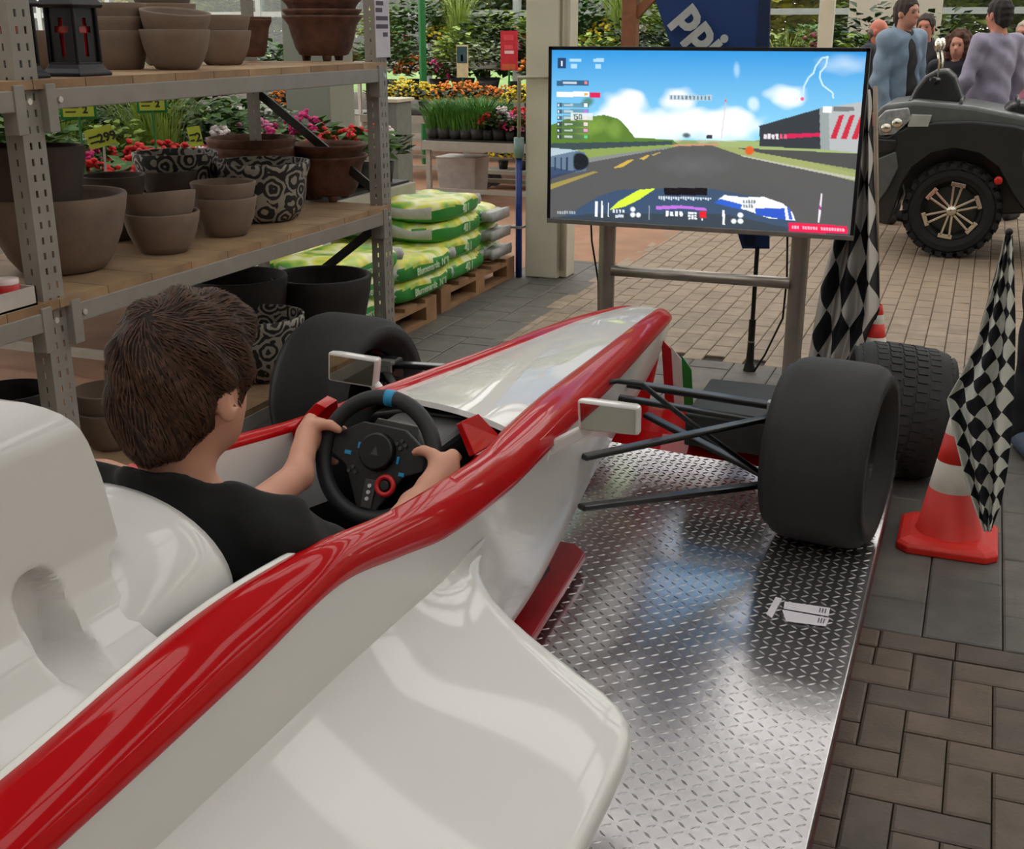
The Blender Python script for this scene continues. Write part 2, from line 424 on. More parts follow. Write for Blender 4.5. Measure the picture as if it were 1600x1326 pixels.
# ================================================================ diamond plate platform
XC = -1.13; ZP = .14
m_plate = pm('plate_aluminium', (196, 192, 194), .2, .95, var=.1, scale=5, bump=.05, bscale=30)
m_plate_edge = pm('plate_edge', (120, 100, 104), .4, .8)
plat = thing('platform', (XC, 2.0, 0), 'low trailer platform of shiny diamond tread plate under the racing car', 'platform')
MB().bb(-2.1, -.16, -1.2, 4.21, .105, ZP).build('deck_plate', m_plate, plat, bevel=.003)
b = MB()
for x0, x1 in ((-2.07, -2.0), (-.235, -.165)): b.bb(x0, x1, -1.15, 4.19, .0, .105)
for y in (-1.15, .6, 2.3, 4.1): b.bb(-2.0, -.235, y, y + .08, .0, .105)
b.build('under_frame', pm('frame_maroon', (92, 44, 50), .5), plat)
b = MB(); p = .027
for i in range(int(1.9 / p)):
    for j in range(int(3.35 / p)):
        x = -.18 - i * p; y = .84 + j * p
        if -2.0 < x < XC + .1 and y < 2.4: continue
        a = radians(40) if (i + j) % 2 else radians(-40)
        c_, s_ = cos(a), sin(a); L_ = .0125; w_ = .0034; h_ = .002
        q = [(-L_, 0, 0), (0, -w_, 0), (L_, 0, 0), (0, w_, 0), (-L_ * .55, 0, h_), (L_ * .55, 0, h_)]
        b.add([(x + c_ * u - s_ * v, y + s_ * u + c_ * v, ZP + w) for u, v, w in q], [(0, 1, 5, 4), (1, 2, 5), (2, 3, 4, 5), (3, 0, 4)])
o = b.build('tread_lugs', pm('lug_aluminium', (206, 203, 204), .28, 1., var=.05), plat, fix=False, smooth=False); o['kind'] = 'stuff'
MB().cyl((-.185, 4.185, ZP), (-.185, 4.185, ZP + .006), .009, n=12).build('screw_head', pm('screw', (220, 220, 220), .3, .9), plat)
# ================================================================ racing car
m_white = pm('paint_white', (214, 211, 208), .45, var=.015, scale=2, coat=.6, spec=.2)
m_red = pm('paint_red', (180, 4, 12), .4, var=.03, scale=2, coat=.4, spec=.05)
m_black = pm('black_plastic', (20, 20, 22), .45, var=.2)
m_carbon = pm('black_carbon', (18, 18, 21), .32, var=.2, scale=30, coat=.2)
m_rub = pm('tyre_rubber', (38, 38, 39), .72, var=.25, scale=6, bump=.12, bscale=120)
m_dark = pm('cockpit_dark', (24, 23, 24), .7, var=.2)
m_pipe = pm('edge_white', (235, 233, 228), .25, var=.02, coat=.5)
m_mirror = pm('mirror_glass', (200, 200, 190), .03, 1., var=0)
car = thing('racing_car_simulator', (XC, 1.8, ZP), 'red and white single-seater racing car simulator on the tread plate platform', 'race car')
ST = [-.45, .2, .77, 1.15, 1.4, 1.6, 1.78, 2.12, 2.3, 2.53, 2.73, 3.21, 3.8, 4.15, 4.27, 4.33]
WO = [.31, .31, .31, .31, .31, .31, .31, .292, .28, .262, .247, .205, .158, .125, .105, .09]
ZO = [.78, .79, .80, .815, .83, .79, .75, .706, .695, .683, .674, .636, .612, .592, .578, .566]
WI = [.24, .24, .24, .235, .255, .265, .262, .235, .205, .18, .162, .132, .095, .066, .052, .045]
ZI = [.83, .84, .85, .872, .868, .838, .815, .772, .757, .742, .728, .694, .655, .622, .606, .592]
ZCN = [.86, .86, .86, .88, .88, .86, .83, .79, .778, .761, .746, .708, .664, .629, .612, .597]
WB = [.27, .27, .27, .26, .25, .25, .25, .24, .235, .22, .20, .155, .12, .1, .09, .085]
ZB = [.2, .2, .2, .2, .2, .21, .22, .25, .26, .262, .27, .33, .40, .455, .49, .52]
def bp(y): return {k: smooth_interp(y, ST, a) for k, a in dict(wo=WO, zo=ZO, wi=WI, zi=ZI, zc=ZCN, wb=WB, zb=ZB).items()}
YS = [float(t) for t in np.concatenate([np.arange(-.45, 1.1, .08), np.arange(1.1, 2.5, .025), np.arange(2.5, 4.3, .05), [4.3, 4.33]])]
# white sides and belly
b = MB(); rings = []
for y in YS:
    q = bp(y); h = q['zo'] - q['zb']; r = []
    half = [(q['wo'], q['zo'] - .004), (q['wo'] - .003, q['zo'] - .02), (lerp(q['wo'], q['wb'], .12), q['zo'] - .25 * h), (lerp(q['wo'], q['wb'], .4), q['zo'] - .55 * h), (lerp(q['wo'], q['wb'], .8), q['zo'] - .85 * h), (q['wb'] - .012, q['zb'] + .01), (q['wb'] - .05, q['zb'])]
    r = [(XC + w, y, z) for w, z in half] + [(XC - w, y, z) for w, z in half[::-1]]
    rings.append(r)
b.loft(rings, closed=False); n = len(rings[0])
b.add(rings[-1], [tuple(range(n))]); b.add(rings[0], [tuple(range(n))[::-1]])
b.build('body_side', m_white, car, auto=50)
# red bands, left and right
for sgn, nm in ((1, 'red_band'), (-1, 'red_band')):
    b = MB(); rings = []
    for y in YS:
        q = bp(y); step = .5 + .5 * math.tanh((y - 1.36) / .05); rear = 1 - step
        wo, zo, wi, zi = q['wo'], q['zo'], q['wi'], q['zi']
        fade = max(0, min(1, (2.6 - y) / .6)); bul = .006 * step * fade + .004 + .011 * max(0, min(1, (y - 2.15) / .4)) * max(0, min(1, (4.25 - y) / .7))
        mid = (lerp(wo, wi, .35) + bul * .5, lerp(zo, zi, .70) + bul); mid2 = (lerp(wo, wi, .70), lerp(zo, zi, .95) + bul)
        pr_ = [(wo - .002, zo - .016), (wo + .006, zo - .006), (wo + .004, zo + .006), (lerp(wo, wi, .12) + bul, lerp(zo, zi, .32) + bul * .6), mid, mid2, (wi, zi), (wi - .006, zi - .008), (wi - .004, zi - .02)]
        rings.append([(XC + sgn * w, y, z) for w, z in pr_])
    b.loft(rings, closed=False); b.build(nm, m_red, car, auto=60)
    b = MB(); b.tube([(XC + sgn * (bp(y)['wi'] - .004), y, bp(y)['zi'] - .004) for y in YS if y < 1.40], .0075, 8)
    b.build('rim_edge', m_pipe, car, smooth=True)
# nose cover
b = MB(); rings = []
for y in [t for t in YS if t >= 2.34]:
    q = bp(y); r = []
    for k in range(-8, 9):
        t = k / 8; w = t * q['wi']; z = q['zc'] - (q['zc'] - q['zi']) * abs(t) ** 2.2
        r.append((XC + w, y + (.10 * (1 - t) * .5 if y < 2.5 else 0) * max(0, (2.5 - y) / .16), z))
    rings.append(r)
b.loft(rings, closed=False); e = rings[0]; b.loft([e, [(x, y_ - .006, z - .012) for x, y_, z in e], [(x, y_ + .05, z - .03) for x, y_, z in e]], closed=False)
n = len(rings[-1]); b.add(rings[-1] + [(XC + .09, 4.33, .566), (XC + .085, 4.335, .53), (XC - .085, 4.335, .53), (XC - .09, 4.33, .566)], [tuple(range(n)) + (n, n + 1, n + 2, n + 3)])
b.build('nose_cover', m_white, car, auto=50)
# cockpit tub
b = MB(); rings = []
for y in [t for t in YS if 1.16 <= t <= 2.46]:
    q = bp(y); wi, zi = q['wi'], q['zi']
    half = [(wi - .005, zi - .015), (wi - .012, zi - .08), (wi - .02, zi - .2), (wi - .05, .34), (wi - .09, .30)]
    rings.append([(XC + w, y, z) for w, z in half] + [(XC - w, y, z) for w, z in half[::-1]])
b.loft(rings, closed=False); n = len(rings[0])
b.mi = 1
b.add([(XC - .2, 2.46, .3), (XC + .2, 2.46, .3), (XC + .16, 2.46, .75), (XC - .16, 2.46, .75)], [(0, 1, 2, 3)])
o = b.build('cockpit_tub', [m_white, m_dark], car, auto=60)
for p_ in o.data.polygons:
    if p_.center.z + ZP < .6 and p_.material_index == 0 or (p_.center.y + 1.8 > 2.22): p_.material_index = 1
# dash under the cowl
b = MB()
b.prism([(-.19, .57), (.19, .57), (.192, .69), (.165, .728), (.08, .748), (-.08, .748), (-.165, .728), (-.192, .69)], lambda x, z: (XC + x, 2.40, z), lambda x, z: (XC + x, 2.45, z))
b.build('dashboard', m_black, car, bevel=.006)
# red deflectors each side of the cowl
for sgn in (1, -1):
    A = [aX(721, 658, -.955), aX(748, 646, -.945), aX(785, 685, -.915), aX(742, 710, -.91)]
    E = [A[3], A[2], aX(813, 706, -.88), aX(794, 722, -.873)]
    b = MB()
    for Q, d in ((A, Vector((-.018, .012, -.012))), (E, Vector((-.008, 0, -.016)))):
        Q = [Vector((XC + sgn * (p.x - XC), p.y, p.z)) for p in Q]; d = Vector((sgn * d.x, d.y, d.z)); b.add(Q + [p + d for p in Q], [(0, 1, 2, 3), (7, 6, 5, 4), (0, 1, 5, 4), (1, 2, 6, 5), (2, 3, 7, 6), (3, 0, 4, 7)])
    b.build('wind_deflector', m_red, car, bevel=.002)
# engine cover with the tall fin
zs = [.838, .846] + [float(q) for q in np.arange(.852, 1.03, .0045)] + [float(q) for q in np.arange(1.03, 1.115, .012)] + [1.12, 1.132, 1.144, 1.155, 1.165, 1.172, 1.177, 1.18]
wz = lambda z: interp(z, [.838, .846, .856, .87, .9, .93, .97, 1.05, 1.12, 1.132, 1.144, 1.155, 1.165, 1.172, 1.177, 1.18], [.242, .232, .215, .188, .160, .142, .127, .115, .104, .098, .09, .079, .064, .048, .028, .0])
yf = lambda z: interp(z, [.838, .90, .945, .955, .97, 1.05, 1.1, 1.13, 1.15, 1.165, 1.18], [1.10, 1.105, 1.112, 1.118, 1.146, 1.142, 1.134, 1.122, 1.105, 1.08, 1.03])
b = MB(); ts = np.concatenate([np.linspace(0, .55, 16), np.linspace(.56, .8, 16), np.linspace(.803, 1, 60)])
for sgn in (1, -1):
    rings = []
    for t in ts:
        r = []
        for z in zs:
            y = -.45 + t * (yf(z) + .45)
            w = wz(z)
            if sgn > 0:       # the oval slot pressed into the side
                dy = (y - .99) / .036; dz = (z - .918); dz = 0 if abs(dz) < .035 else (abs(dz) - .035) / .034
                rr = sqrt(dy * dy + dz * dz); tq = max(0., min(1., (1.08 - rr) / .4)); w = lerp(w, min(w, .104), tq * tq * (3 - 2 * tq))
            r.append((XC + sgn * w, y, z))
        rings.append(r)
    b.loft(rings, closed=False)
fr = [(XC + wz(z), yf(z), z) for z in zs]; fl_ = [(XC - wz(z), yf(z), z) for z in zs]
b.loft([fr, fl_], closed=False)
o = b.build('engine_cover', m_white, car, auto=45)
# headrest dome behind the driver
b = MB(); rings = []
for y, a, h in ((1.282, .17, .10), (1.290, .190, .118), (1.285, .202, .130), (1.265, .208, .136), (1.235, .207, .134), (1.19, .203, .128), (1.14, .198, .118), (1.09, .19, .1), (1.03, .18, .07)):
    z0 = .845
    rings.append([(XC + a * cos(t), y, z0 + h * max(sin(t), 0) ** 1.0) for t in np.linspace(0, pi, 25)])
b.loft(rings, closed=False); b.build('headrest', m_white, car, smooth=True)
b = MB(); b.loft([[(XC + .17 * cos(t) * s_, y, .835 + .13 * sin(t) * s_) for t in np.linspace(0, pi, 19)] for y, s_ in ((1.284, .98), (1.282, .6), (1.281, .02))], closed=False)
b.bb(XC - .2, XC + .2, 1.2, 1.28, .3, .84); b.build('seat_back', m_dark, car, smooth=False)
b = MB(); b.bb(XC - .19, XC + .19, 1.3, 1.8, .3, .40); b.build('seat_base', m_dark, car, bevel=.03)
# side pods
for sgn in (1, -1):
    out = [(.272, 1.99)]
    lead = [(.278, 1.965), (.29, 1.93), (.31, 1.885), (.34, 1.845), (.38, 1.803), (.425, 1.765), (.475, 1.73), (.53, 1.697), (.59, 1.663), (.645, 1.635)]
    cor = [(.675, 1.612), (.695, 1.585), (.706, 1.55), (.712, 1.5)]
    side = [(.716, 1.4), (.718, 1.25), (.72, 1.0), (.72, .7), (.715, .3), (.7, -.1), (.66, -.4)]
    P = out + lead + cor + side; anch = [1.985, 1.96, 1.93, 1.88, 1.83, 1.77, 1.7, 1.62, 1.54, 1.45, 1.37, 1.31, 1.25, 1.18, 1.1, 1.02, .9, .72, .5, .15, -.15, -.4]
    b = MB(); rings = []
    for k, (w, y) in enumerate(P):
        a = Vector((.3, anch[k], 0)); p = Vector((w, y, 0)); d = p - a
        t0 = Vector(P[min(k + 1, len(P) - 1)]) - Vector(P[max(k - 1, 0)]); nn = Vector((-t0.y, t0.x, 0)).normalized()
        if nn.dot(Vector((1, .8, 0))) < 0: nn = -nn
        ztop = lambda q: .648 - .025 * max(0, q.y - .9) - .19 * max(0, q.x - .3) ** 1.15
        r = []
        for t in np.linspace(0, 1, 9):
            q = a + d * float(t); r.append(Vector((q.x, q.y, ztop(q) + (.03 * (1 - t) ** 4))))
        zt = ztop(p); sc = min(1, max(.0, (w - .27) / .1))
        for off, dz in ((.010, -.005), (.017, -.015), (.019, -.028), (.014, -.042), (.0, -.056), (-.04, -.10), (-.10, -.2), (-.13, -.34)):
            q = p + nn * off * (1 if off > 0 else sc)
            r.append(Vector((q.x, q.y, max(.19, zt + dz * max(sc, .3)))))
        rings.append([(XC + sgn * v.x, v.y, v.z) for v in r])
    b.loft(rings, closed=False)
    b.add(rings[-1], [tuple(range(len(rings[-1])))])
    b.build('side_pod', m_white, car, auto=70)
    # flat red floor tray
    b = MB(); b.prism([(.0, -.4), (.58, -.4), (.58, 1.2), (.42, 1.6), (.25, 2.2), (.205, 2.95), (.155, 3.0), (0, 3.0)], lambda x, y: (XC + sgn * x, y, .165), lambda x, y: (XC + sgn * x, y, .19))
    b.build('floor_tray', pm('paint_dark_red', (150, 10, 26), .35, coat=.3), car, bevel=.004)
# blocks that carry the car
for y in (.2, 1.6, 2.6): MB().bb(XC - .15, XC + .15, y, y + .2, ZP, .26).build('mounting_block', m_black, car)
# front wheels
def tyre(b, r, w, rin, bulge=.03, n=56):
    """lathe about local z, centred"""
    h = w / 2
    prof = [(rin, -h * .62), (rin + .02, -h * .80), (lerp(rin, r, .45), -h * 1.0), (lerp(rin, r, .75), -h * .99), (r - .028, -h * .93), (r - .010, -h * .83), (r - .002, -h * .66), (r, -h * .4), (r + .001, 0)]
    prof = prof + [(q, -z) for q, z in prof[-2::-1]]
    b.lathe(prof, n); return b
YW = 3.43; RW = .275; ZW = ZP + RW - .002
for sgn in (1, -1):
    c = Vector((XC + sgn * .81, YW, ZW)); R = rotm(0, pi / 2, 0).to_4x4(); M = Matrix.Translation(c) @ Matrix.Rotation(radians(-7), 4, 'Z') @ R
    b = MB(); tyre(b, RW, .295, .165); b.v = [tuple(M @ Vector(v)) for v in b.v]
    ty = b.build('front_tyre', m_rub, car, smooth=True)
    b = MB()
    h = .157 * .62
    b.lathe([(.165, -h), (.163, -h + .012), (.15, -h + .02), (.14, -.02), (.14, .02), (.15, h - .02), (.163, h - .012), (.165, h)], 40)
    b.lathe([(.15, .03), (.1, .045), (.05, .05), (.03, .065), (.001, .065)], 40)
    b.lathe([(.15, .01), (.1, .02), (.05, .02), (.001, .02)], 40)
    b.v = [tuple(M @ Vector((v[0], v[1], sgn * v[2]))) for v in b.v]
    rm = b.build('rim', m_carbon, ty, auto=40)
    b = MB()
    for k in range(8):
        a = 2 * pi * k / 8; d = Vector((cos(a), sin(a), 0))
        b.bar(d * .03 + Vector((0, 0, .06)), d * .15 + Vector((0, 0, .05)), .022, .018)
    b.lathe([(.001, .09), (.02, .09), (.024, .07), (.024, .05)], 20)
    b.v = [tuple(M @ Vector((v[0], v[1], sgn * v[2]))) for v in b.v]
    b.build('spokes', pm('spoke_metal', (60, 60, 62), .4, .7), ty)
    b = MB(); b.bb(c.x - sgn * .19, c.x - sgn * .10, YW - .05, YW + .05, ZW - .13, ZW + .14); b.build('upright', m_black, car, bevel=.01)
    # suspension arms: (start on body, end at wheel)
    hub = c.x - sgn * .16
    for nm, p0, p1, w_, h_ in (('suspension_arm', (.235, 2.80, .39), (hub, YW - .03, .30), .034, .017), ('suspension_arm', (.19, 3.62, .40), (hub, YW, .30), .034, .017),
                               ('suspension_arm', (.232, 2.82, .525), (hub, YW - .03, .515), .032, .016), ('suspension_arm', (.18, 3.42, .56), (hub, YW, .535), .04, .02)):
        MB().bar((XC + sgn * p0[0], p0[1], p0[2]), (p1[0], p1[1], p1[2]), w_, h_).build(nm, m_carbon, car, bevel=.006)
    MB().bar((XC + sgn * .185, 3.3, .55), (hub, YW - .06, .5), .03, .016).build('steering_rod', m_carbon, car, bevel=.005)
    b = MB(); b.tube([(XC + sgn * .2, 3.08, .655), (XC + sgn * .235, 3.12, .655), (XC + sgn * .29, 3.18, .635), (XC + sgn * .42, 3.28, .5), (hub - sgn * .01, 3.40, .31)], .008, 8); b.build('push_rod', m_black, car, smooth=True)
    b = MB(); b.bb(hub - sgn * .03, hub + sgn * .01, YW - .05, YW - .02, .52, .56); b.bb(hub - sgn * .03, hub + sgn * .01, YW - .05, YW - .02, .45, .49); b.bb(hub - sgn * .004, hub, YW - .07, YW - .06, .28, .5)
    b.build('upright_bracket', pm('bracket_alu', (190, 190, 186), .35, .8), car)
# mirrors
def mirror(y, px, root, sgn):
    P = [aY(u, v, y) for u, v in px]; P = [(p.x, p.z) for p in P]; c_ = Vector((sum(p[0] for p in P) / 4, sum(p[1] for p in P) / 4)); b = MB(); rings = []
    for k_, dy in ((1, 0), (1.04, .006), (1.04, .02), (.9, .045), (.6, .06)): rings.append([(c_.x + (x - c_.x) * k_, y + dy, c_.y + (z - c_.y) * k_) for x, z in P])
    b.loft(rings, caps=True); m = b.build('mirror', m_white, car, bevel=.006)
    b = MB(); b.add([(c_.x + (x - c_.x) * .93, y - .0015, c_.y + (z - c_.y) * .88) for x, z in P], [(0, 1, 2, 3)]); b.build('mirror_glass', m_mirror, m)
    rt_ = Vector(root); b = MB(); b.bar(rt_, (c_.x - sgn * .05, y + .025, c_.y - .035), .02, .03); b.bar(rt_ + Vector((0, -.03, -.02)), rt_ + Vector((0, .03, .03)), .03, .014); b.build('mirror_stem', m_white, m, bevel=.006)
mirror(2.5, ((903, 626), (997, 638), (996, 680), (905, 672)), (XC + .252, 2.47, .665), 1); mirror(2.68, ((513, 551), (588, 563), (584, 606), (513, 594)), (XC - .25, 2.66, .665), -1)
# front wing with the black box on it
b = MB()
for sgn in (1, -1):
    b.prism([(3.70, .26), (3.78, .292), (4.0, .30), (4.12, .292), (4.12, .28), (3.85, .27)], lambda y, z: (XC + sgn * .05, y, z), lambda y, z: (XC + sgn * .72, y, z - .03))
b.build('front_wing', m_red, car, bevel=.004)
for sgn in (1, -1):
    b = MB(); b.prism([(3.62, .20), (4.14, .20), (4.14, .36), (3.85, .38), (3.66, .28)], lambda y, z: (XC + sgn * .72, y, z), lambda y, z: (XC + sgn * .735, y, z)); b.build('wing_end_plate', m_red, car, bevel=.003)
    b = MB(); b.bar((XC + sgn * .07, 4.0, .29), (XC + sgn * .09, 4.08, .50), .014, .10); b.build('nose_pylon', m_red, car, bevel=.003)
b = MB(); b.prism([(.31, 3.68), (.60, 3.66), (.585, 4.12), (.30, 4.12)], lambda x, y: (XC + x, y, .288), lambda x, y: (XC + x, y, .40)); b.build('black_box', pm('box_black', (46, 47, 46), .6, var=.15), car, bevel=.006)
for k, (cc) in enumerate(((176, 16, 22), (205, 200, 192), (26, 120, 44))):
    b = MB(); x0 = .118 + .036 * k; b.prism([(0, .295), (.034, .295), (.034, .5 - .035 * k), (.014, .52 - .03 * k), (0, .54 - .03 * k)], lambda x, z: (XC + x0 + x + (.5 - z) * .10, 4.10, z), lambda x, z: (XC + x0 + x + (.5 - z) * .10, 4.106, z))
    b.build('tricolour_stripe', pm('tricolour%d' % k, cc, .4), car)
# steering wheel set
wc = Vector((XC, 2.11, .735)); nrm = Vector((0, -cos(radians(24)), sin(radians(24)))); upv = Vector((0, sin(radians(24)), cos(radians(24)))); rt = Vector((1, 0, 0))
roll = radians(-4)
wx = (rt * cos(roll) + upv * sin(roll)); wy = (-rt * sin(roll) + upv * cos(roll))
def wp(x, y, z=0.): return wc + wx * x + wy * y + nrm * z
m_leather = pm('wheel_leather', (30, 31, 34), .55, var=.15, bump=.08, bscale=200)
b = MB(); b.tube([wp(.13 * cos(a), .13 * sin(a)) for a in np.linspace(0, 2 * pi, 49)[:-1]], .0175, 14, closed=True)
sw = b.build('steering_wheel', m_leather, car, smooth=True)
m_blue = pm('button_blue', (30, 140, 190), .4); m_redb = pm('button_red', (196, 30, 34), .4); m_gray = pm('hub_grey', (60, 60, 62), .4)
b = MB(); b.prism([(-.02, .018 + .1295), (.0, .15), (0.0, .15)], lambda x, y: wp(x, y), lambda x, y: wp(x, y))
b = MB(); b.tube([wp(.13 * cos(a), .13 * sin(a)) for a in np.linspace(pi / 2 - .08, pi / 2 + .08, 5)], .0183, 14); b.build('centre_mark', m_blue, sw, smooth=True)
b = MB(); b.prism([(-.075, .055), (-.05, .07), (.05, .07), (.075, .055), (.112, .03), (.112, -.01), (.07, -.03), (.045, -.075), (.022, -.115), (-.022, -.115), (-.045, -.075), (-.07, -.03), (-.112, -.01), (-.112, .03)], lambda x, y: wp(x, y, -.012), lambda x, y: wp(x, y, .004))
b.build('hub_plate', m_black, sw, bevel=.003)
b = MB(); b.cyl(wp(0, .012, .0), wp(0, .012, .02), .043, .04, n=32); b.build('hub_cap', pm('hub_black', (16, 16, 17), .3), sw, bevel=.004)
b = MB(); b.prism([(0, .012 + .011), (-.009, .004), (.009, .004)], lambda x, y: wp(x, y, .0202), lambda x, y: wp(x, y, .0212)); b.build('hub_mark', m_gray, sw)
b = MB(); b.tube([wp(.035 + .019 * cos(a), -.055 + .019 * sin(a), .008) for a in np.linspace(0, 2 * pi, 25)[:-1]], .006, 8, closed=True); b.build('red_dial', m_redb, sw, smooth=True)
b = MB(); b.cyl(wp(.035, -.055, .0), wp(.035, -.055, .014), .011, n=16); b.build('dial_knob', m_black, sw, bevel=.002)
for x, y, w_, h_ in ((-.047, .018, .006, .014), (-.07, -.002, .016, .009), (.05, .003, .006, .016), (.065, -.025, .014, .008)):
    b = MB(); b.prism([(x - w_ / 2, y - h_ / 2), (x + w_ / 2, y - h_ / 2), (x + w_ / 2, y + h_ / 2), (x - w_ / 2, y + h_ / 2)], lambda p, q: wp(p, q, .003), lambda p, q: wp(p, q, .007)); b.build('blue_button', m_blue, sw, bevel=.001)
for x, y in ((.05, .045), (.06, .037), (.05, .029), (.04, .037), (-.05, -.03), (-.042, -.04), (-.058, -.04)):
    b = MB(); b.cyl(wp(x, y, .003), wp(x, y, .008), .004, n=10); b.build('button', m_gray, sw)
b = MB(); b.prism([(-.014, -.048), (.014, -.048), (.012, -.11), (-.012, -.11)], lambda p, q: wp(p, q, .004), lambda p, q: wp(p, q, .008)); b.build('button_strip', m_gray, sw, bevel=.001)
for y in (-.062, -.076, -.09):
    b = MB(); b.cyl(wp(0, y, .007), wp(0, y, .011), .0045, n=10); b.build('button', pm('button_pale', (190, 190, 190), .4), sw)
for s_ in (-1, 1):
    b = MB(); b.prism([(s_ * .05, .03), (s_ * .10, .05), (s_ * .105, .0), (s_ * .06, -.02)], lambda p, q: wp(p, q, -.035), lambda p, q: wp(p, q, -.031)); b.build('shift_paddle', pm('paddle_steel', (120, 120, 120), .3, .8), sw)
b = MB(); b.cyl(wp(0, 0, -.012), wp(0, 0, -.06), .03, n=20); b.cyl(wp(0, 0, -.05), wp(0, -.005, -.10), .085, .1, n=32); b.bb(XC - .10, XC + .10, 2.2, 2.40, .60, .745)
o = b.build('wheel_base', m_black, car, bevel=.02, seg=3)
b = MB(); b.prism([(-.07, .03), (.07, .03), (.05, .085), (-.05, .085)], lambda p, q: wp(p, q, -.062), lambda p, q: wp(p, q, -.055)); b.build('base_cover', pm('base_grey', (74, 74, 72), .3), car, bevel=.004)
for x in (.13, .15, .17):
    b = MB(); b.cyl((XC + x, 2.39, .715), (XC + x, 2.402, .715), .007, n=12); b.build('dash_switch', m_gray, car)
# ================================================================ the boy at the wheel
m_skin = pm('skin', (206, 150, 126), .5, var=.06, scale=12, bump=.03, bscale=90)
m_hair = pm('hair_brown', (40, 27, 21), .65, var=.35, scale=60, spec=.25)
m_strand = pm('hair_strand', (74, 51, 38), .6, var=.45, scale=80, spec=.25)
m_shirt = pm('shirt_black', (10, 10, 12), .9, var=.2, scale=20, bump=.15, bscale=25)
m_jean = pm('jeans_blue', (64, 80, 110), .85, var=.25, scale=25, bump=.15, bscale=150)
boy = thing('person', (XC + .04, 1.5, .40), 'boy with short brown hair and black t-shirt steering in the racing car', 'person')
H = Vector((-1.075, 1.418, 1.105)); RH = rotm(radians(-8), 0, radians(-10))
def hp(x, y, z): return H + RH @ Vector((x, y, z))
RHn = np.array(RH)
def hand(s, side, y0, wrist):
    r0 = wp(side * .13, y0, 0); rho = wx * side; t = wy; n_ = nrm
    P = lambda a, b_, c: np.array(r0 + rho * a + t * b_ + n_ * c)
    kn = [P(.043, .036, .012), P(.048, .011, .009), P(.047, -.014, .009), P(.041, -.038, .012)]
    for i, kp in enumerate(kn):
        o_ = (.036, .011, -.014, -.038)[i]; L_ = (1., 1.06, 1., .84)[i]
        s.cone(wrist, kp, .026, .0165, k=.014)
        a = P(.037 * L_, o_, -.026); b_ = P(.006, o_ - .003, -.040); c = P(-.022 * L_, o_ - .004, -.029)
        s.cone(kp, a, .0128, .0115, k=.004); s.cone(a, b_, .0113, .0105, k=.003); s.cone(b_, c, .0102, .0085, k=.003)
    s.ell(P(.030, -.002, .020), (.027, .030, .038), k=.014)
    th0 = P(.030, .004, .034); th1 = P(.010, .030, .034); th2 = P(-.016, .035, .030); th3 = P(-.036, .028, .024)
    s.cone(lerp(np.array(wrist), th0, .55), th0, .024, .020, k=.012); s.cone(th0, th1, .0185, .0145, k=.008); s.cone(th1, th2, .0135, .012, k=.003); s.cone(th2, th3, .0118, .0095, k=.003)
LW = np.array((-1.252, 1.985, .722)); RWr = np.array((-.985, 1.985, .692)); LE = np.array((-1.275, 1.70, .675)); RE = np.array((-.945, 1.69, .68))
LS = np.array((-1.255, 1.405, .895)); RS = np.array((-.945, 1.405, .868))
s = SDF((-1.46, 1.22, .3), (-.80, 2.42, 1.28), .0058)
s.ell(hp(0, -.012, .012), (.083, .100, .106), R=RHn); s.ell(hp(0, .028, -.05), (.064, .066, .075), k=.03, R=RHn); s.ell(hp(0, .06, -.09), (.03, .03, .022), k=.03, R=RHn)
s.cone(hp(0, .088, .0), hp(0, .105, -.032), .010, .013, k=.012); s.ell(hp(0, .085, .03), (.05, .015, .014), k=.02, R=RHn); s.ell(hp(0, .082, -.066), (.024, .014, .009), k=.008, R=RHn)
for q in (-1, 1):
    s.ell(hp(q * .034, .088, .006), (.014, .01, .009), k=.008, op='s', R=RHn)
    Re = np.array(RH @ rotm(0, 0, radians(-q * 22)))
    s.ell(hp(q * .088, -.006, -.022), (.009, .021, .034), k=.008, R=Re); s.ell(hp(q * .096, .002, -.016), (.007, .011, .018), k=.006, op='s', R=Re)
s.cone(hp(0, -.028, -.06), (-1.09, 1.385, .90), .052, .06, k=.03)
s.ell((-1.092, 1.412, .80), (.135, .088, .12), k=.05); s.cone((-1.1, 1.41, .78), (-1.1, 1.40, .50), .10, .115, k=.04)
s.cone(LS, RS, .052, .052, k=.04)
for S_, E_, W_ in ((LS, LE, LW), (RS, RE, RWr)): s.cone(S_, E_, .047, .038, k=.03); s.cone(E_, W_, .043, .031, k=.012)
hand(s, -1, .012, LW); hand(s, 1, .0, RWr)
for q in (-1, 1): s.cone((-1.1 + q * .07, 1.42, .47), (-1.12 + q * .10, 1.84, .56), .07, .05, k=.03); s.cone((-1.12 + q * .10, 1.84, .56), (-1.13 + q * .07, 2.28, .40), .046, .035, k=.02)
body = s.build('body', m_skin, boy)
# shirt
s = SDF((-1.46, 1.22, .42), (-.80, 1.85, 1.02), .008)
s.ell((-1.092, 1.414, .80), (.152, .103, .135), k=.05); s.cone((-1.1, 1.412, .78), (-1.1, 1.40, .52), .118, .135, k=.04)
s.cone(LS, RS, .067, .067, k=.04); s.cone((-1.09, 1.39, .88), (-1.085, 1.385, .985), .11, .080, k=.05)
for S_, E_ in ((LS, LE), (RS, RE)): s.cone(S_, lerp(S_, E_, .66), .065, .06, k=.04)
s.cone(hp(0, -.028, -.06), (-1.09, 1.385, .90), .058, .064, k=.006, op='s')
s.cut((-1.085, 1.36, .972), (0, .5, 1), k=.006)
rngw = np.random.RandomState(3)
def wrinkle(V): return V + .004 * np.stack([np.sin(V[:, 2] * 60 + V[:, 1] * 40), np.sin(V[:, 0] * 50 + V[:, 2] * 70), np.sin(V[:, 1] * 55 + V[:, 0] * 45)], 1)
